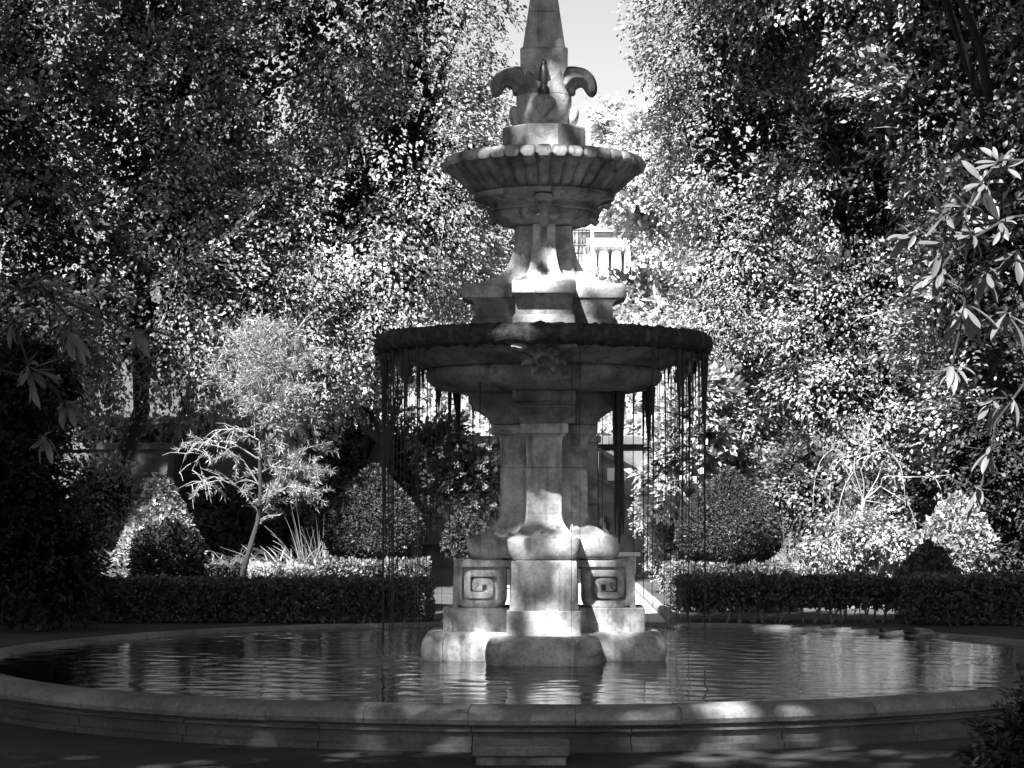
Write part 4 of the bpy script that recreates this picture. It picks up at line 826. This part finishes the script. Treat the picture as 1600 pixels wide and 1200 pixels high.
hanging_tree('large_leaved_tree', (2.9, -11.4, 0), 'large-leaved tree at the right edge, its leaf whorls hanging into the picture',
  [([(1640,250,.01),(1560,250,0),(1530,290,0),(1510,330,0),(1470,348,0),(1425,375,0)], [(1420,370,0,13,RL,-.7,-.5),(1470,335,0,7,.10,-.8,0),(1505,325,0,8,.10,-.6,-.3),(1535,285,0,10,RL,-.6,.3),(1560,250,0,10,RL,-.3,.5)]),
   ([(1650,330,.01),(1575,340,0),(1520,372,0),(1485,400,0),(1465,428,0)], [(1468,385,0,10,.12,-.6,-.5),(1463,432,0,14,RL,-.5,-.6),(1510,370,0,9,RL,-.5,-.3),(1560,345,0,9,.12,-.4,.1)]),
   ([(1660,300,.01),(1545,320,.1),(1505,330,.1),(1510,430,.1),(1506,490,.1),(1492,550,.1),(1486,580,.1)], [(1508,490,.1,7,.15,0,-.8),(1487,582,.1,14,RL,-.1,-.7),(1512,350,.1,6,.10,.2,-.6)]),
   ([(1680,560,.01),(1600,600,.05),(1556,660,.05),(1547,712,.05),(1536,750,.05),(1528,775,.05)], [(1548,708,.05,8,.12,0,-.7),(1528,772,.05,9,.12,0,-.8),(1575,630,.05,6,.10,-.3,-.5)]),
   ([(1660,420,.01),(1590,410,.1),(1545,425,.1)], [(1540,432,.1,10,.12,-.3,-.7),(1590,405,.1,8,.12,0,-.4),(1575,500,.1,6,.12,0,-.7),(1545,640,.2,8,.10,-.2,-.5)])],
  501, [(3.3, -11.4, 4.6, 1.1, 1.2, .9)], 7.6)
hanging_tree('large_leaved_tree', (-3.6, -10.9, 0), 'large-leaved tree at the left edge with dark leaf whorls hanging into the picture',
  [([(-60,480,.01),(20,500,0),(45,570,0),(50,588,0)], [(50,582,0,11,.13,.4,-.6),(25,510,0,7,.12,.2,-.3)]),
   ([(-60,420,.01),(60,440,.05),(110,500,.05),(112,530,.05)], [(110,525,.05,10,.13,.4,-.5),(60,445,.05,8,.12,.2,-.3)]),
   ([(-60,560,.01),(80,600,.1),(105,640,.1)], [(105,635,.1,10,.13,.3,-.6),(70,690,.1,9,.12,.1,-.7)]),
   ([(-60,430,.01),(100,470,.15),(190,510,.15),(220,525,.15)], [(220,522,.15,9,.12,.5,-.4),(150,490,.15,7,.12,.2,-.5)])],
  507, [(-3.4, -10.9, 4.8, 1.1, 1.2, .9), (-3.6, -12.6, 5.2, 1.6, 1.2, .9), (-2.9, -13.2, 5.4, 1.4, 1.0, .8)], 8.2)  # last two crown parts are unseen, added sunward to darken the hanging leaves

# ------------------------------------------------------------------ small things
b = MB(); x0, x1 = X(741, 13.35), X(889, 13.35)
sp = thing('stone_step', ((x0+x1)/2, -5.4, 0), 'flat rectangular stone step slab in front of the basin', 'step')
boxes('tread', [(x0 - (x0+x1)/2, x1 - (x0+x1)/2, -.2, .2, .06, .125)], M['coping'], sp); boxes('riser', [(x0 - (x0+x1)/2 + .02, x1 - (x0+x1)/2 - .02, -.175, .19, -.03, .058)], M['marble_dark'], sp)
rr = random.Random(9)
for px, s, lab in [(1252, .05, 'dark moss clump on the far coping, farthest left of its row'),(1300, .06, 'dark moss clump on the far coping, second from the left'),(1345, .045, 'small dark moss clump in the middle of the far coping row'),(1395, .07, 'long dark moss clump on the far coping, second from the right'),(1440, .085, 'largest dark moss clump at the right end of the far coping')]:
    dd = 22.4 - (px - 1250)*.006; x = X(px, dd); y = math.sqrt(max(.1, 4.68**2 - x*x)); b = MB(); rings = []
    for t in np.linspace(-.2, 1, 6): e = math.sqrt(max(0, 1 - max(t, 0)**2)) + .02; rings.append([(s*1.6*e*math.cos(a)*rr.uniform(.8, 1.2), s*e*.8*math.sin(a)*rr.uniform(.8, 1.2), s*.55*t) for a in np.linspace(0, 6.283, 13)[:-1]])
    b.loft(rings); o = b.build('moss_clump', M['moss'], None, 70); o.location = (x, y, .285); tag(o, lab, 'moss', 'moss clumps on the coping')
# path kerb and small dark marker
kb = MB(); kb.tube([(1.66, 9.2, .03), (1.66, 11, .05), (1.64, 20, .05)], .07, 8); tag(kb.build('kerb', M['coping'], None, 60), 'rounded stone kerb along the right side of the gravel path', 'kerb')
mk = thing('path_marker', (X(1006, 44), 44 - D0, 0), 'small dark triangular marker standing on the sunny path', 'marker')
b = MB(); b.lathe([(.13,.06),(.12,.08),(.02,.36),(.005,.37)], 4, cap=True); b.build('cone', M['iron'], mk); boxes('foot', [(-.15,.15,-.15,.15,0,.058)], M['iron'], mk)
# bench and seated person by the stair
bd = 46.5
bn = thing('stone_bench', (X(960, bd), bd - D0, 0), 'pale stone bench by the garden stair behind the fountain', 'bench')
boxes('seat', [(-.55, .55, -.22, .22, .38, .46)], M['white'], bn); boxes('leg', [(-.45, -.3, -.18, .18, -.02, .378)], M['white'], bn); boxes('leg', [(.3, .45, -.18, .18, -.02, .378)], M['white'], bn)
pe = thing('person', (X(946, bd), bd - D0, .46), 'person with dark hair in a pale top sitting on the stone bench', 'person')
M['cloth'] = flat_mat('pale_cloth', .6, .9, .1); M['skin'] = flat_mat('skin', .42, .6, .05); M['hair'] = flat_mat('dark_hair', .02, .5, .2); M['trouser'] = flat_mat('trousers', .08, .9, .2)
def skin_obj(name, verts, edges, radii, mat, parent, sub=2):
    me = bpy.data.meshes.new(name); me.from_pydata(verts, edges, []); o = link(name, me, mat, parent); md = o.modifiers.new('skin', 'SKIN')
    for i, rd in enumerate(radii): me.skin_vertices[0].data[i].radius = (rd if hasattr(rd, '__len__') else (rd, rd))
    me.skin_vertices[0].data[0].use_root = True; ms = o.modifiers.new('sub', 'SUBSURF'); ms.levels = ms.render_levels = sub
    for p in me.polygons: p.use_smooth = True
    return o
def v(*a): return a
bv = [v(0,0,.10), v(0,0,.28), v(0,0,.44), v(0,0,.50), v(-.02,0,.57), v(-.03,0,.66), v(-.02,0,.73),       # pelvis..head (facing -x)
      v(-.0,-.17,.44), v(-.05,-.21,.24), v(-.24,-.16,.16), v(-.30,-.13,.15), v(0,.17,.44), v(-.05,.21,.24), v(-.24,.16,.16), v(-.30,.13,.15),
      v(-.02,-.09,.08), v(-.42,-.10,.07), v(-.44,-.10,-.36), v(-.56,-.11,-.42), v(-.02,.09,.08), v(-.42,.10,.07), v(-.44,.10,-.36), v(-.56,.11,-.42),
      v(-.105,0,.645)]
be = [(0,1),(1,2),(2,3),(3,4),(4,5),(5,6),(2,7),(7,8),(8,9),(9,10),(2,11),(11,12),(12,13),(13,14),(0,15),(15,16),(16,17),(17,18),(0,19),(19,20),(20,21),(21,22),(5,23)]
brd = [.14,.13,.14,.055,.06,.085,.07,.06,.045,.035,.03,.06,.045,.035,.03,.085,.07,.05,.035,.085,.07,.05,.035,.018]
body = skin_obj('body', bv, be, brd, M['cloth'], pe)
for sy in (-1, 1):
    for k in range(5):
        y = sy*(.13 + (k-2)*.016); l = [.05,.065,.07,.065,.045][k]; p0 = (-.315, y, .15); skin_obj('finger', [p0, (-.315 - l*.6, y, .145), (-.315 - l, y, .125)], [(0,1),(1,2)], [.009,.008,.006], M['skin'], pe, 1)
b = MB(); rings = []
for t in np.linspace(-1, 1, 10): e = math.sqrt(max(0, 1 - t*t)) + .02; rings.append([(-.035 + .085*e*math.cos(a), .075*e*math.sin(a), .655 + .115*t) for a in np.linspace(0, 6.283, 17)[:-1]])
b.loft(rings); hd = b.build('head', M['skin'], pe, 60)
b = MB(); b.tube([(-.115,0,.675), (-.135,0,.64), (-.118,0,.628)], [.012,.016,.012], 6); b.build('nose', M['skin'], hd, 60)
for sy in (-1, 1): b = MB(); b.tube([(-.108, sy*.032, .665), (-.112, sy*.032, .66)], [.012,.008], 6); b.build('eye', M['hair'], hd, 60)
b = MB(); b.tube([(-.113,-.02,.597), (-.118,0,.595), (-.113,.02,.597)], .006, 5); b.build('mouth', M['trouser'], hd, 60)
b = MB(); rings = []
for t in np.linspace(-1, 1, 12): e = math.sqrt(max(0, 1 - t*t)) + .02; rings.append([(-.005 + (.095 if math.cos(a) > 0 else .075 if t > .25 else .01)*e*math.cos(a) + (.02 if t < 0 else 0), .09*e*math.sin(a), .63 + (.16 if t > 0 else .22)*t) for a in np.linspace(0, 6.283, 19)[:-1]])
b.loft(rings); b.build('hair', M['hair'], pe, 60)
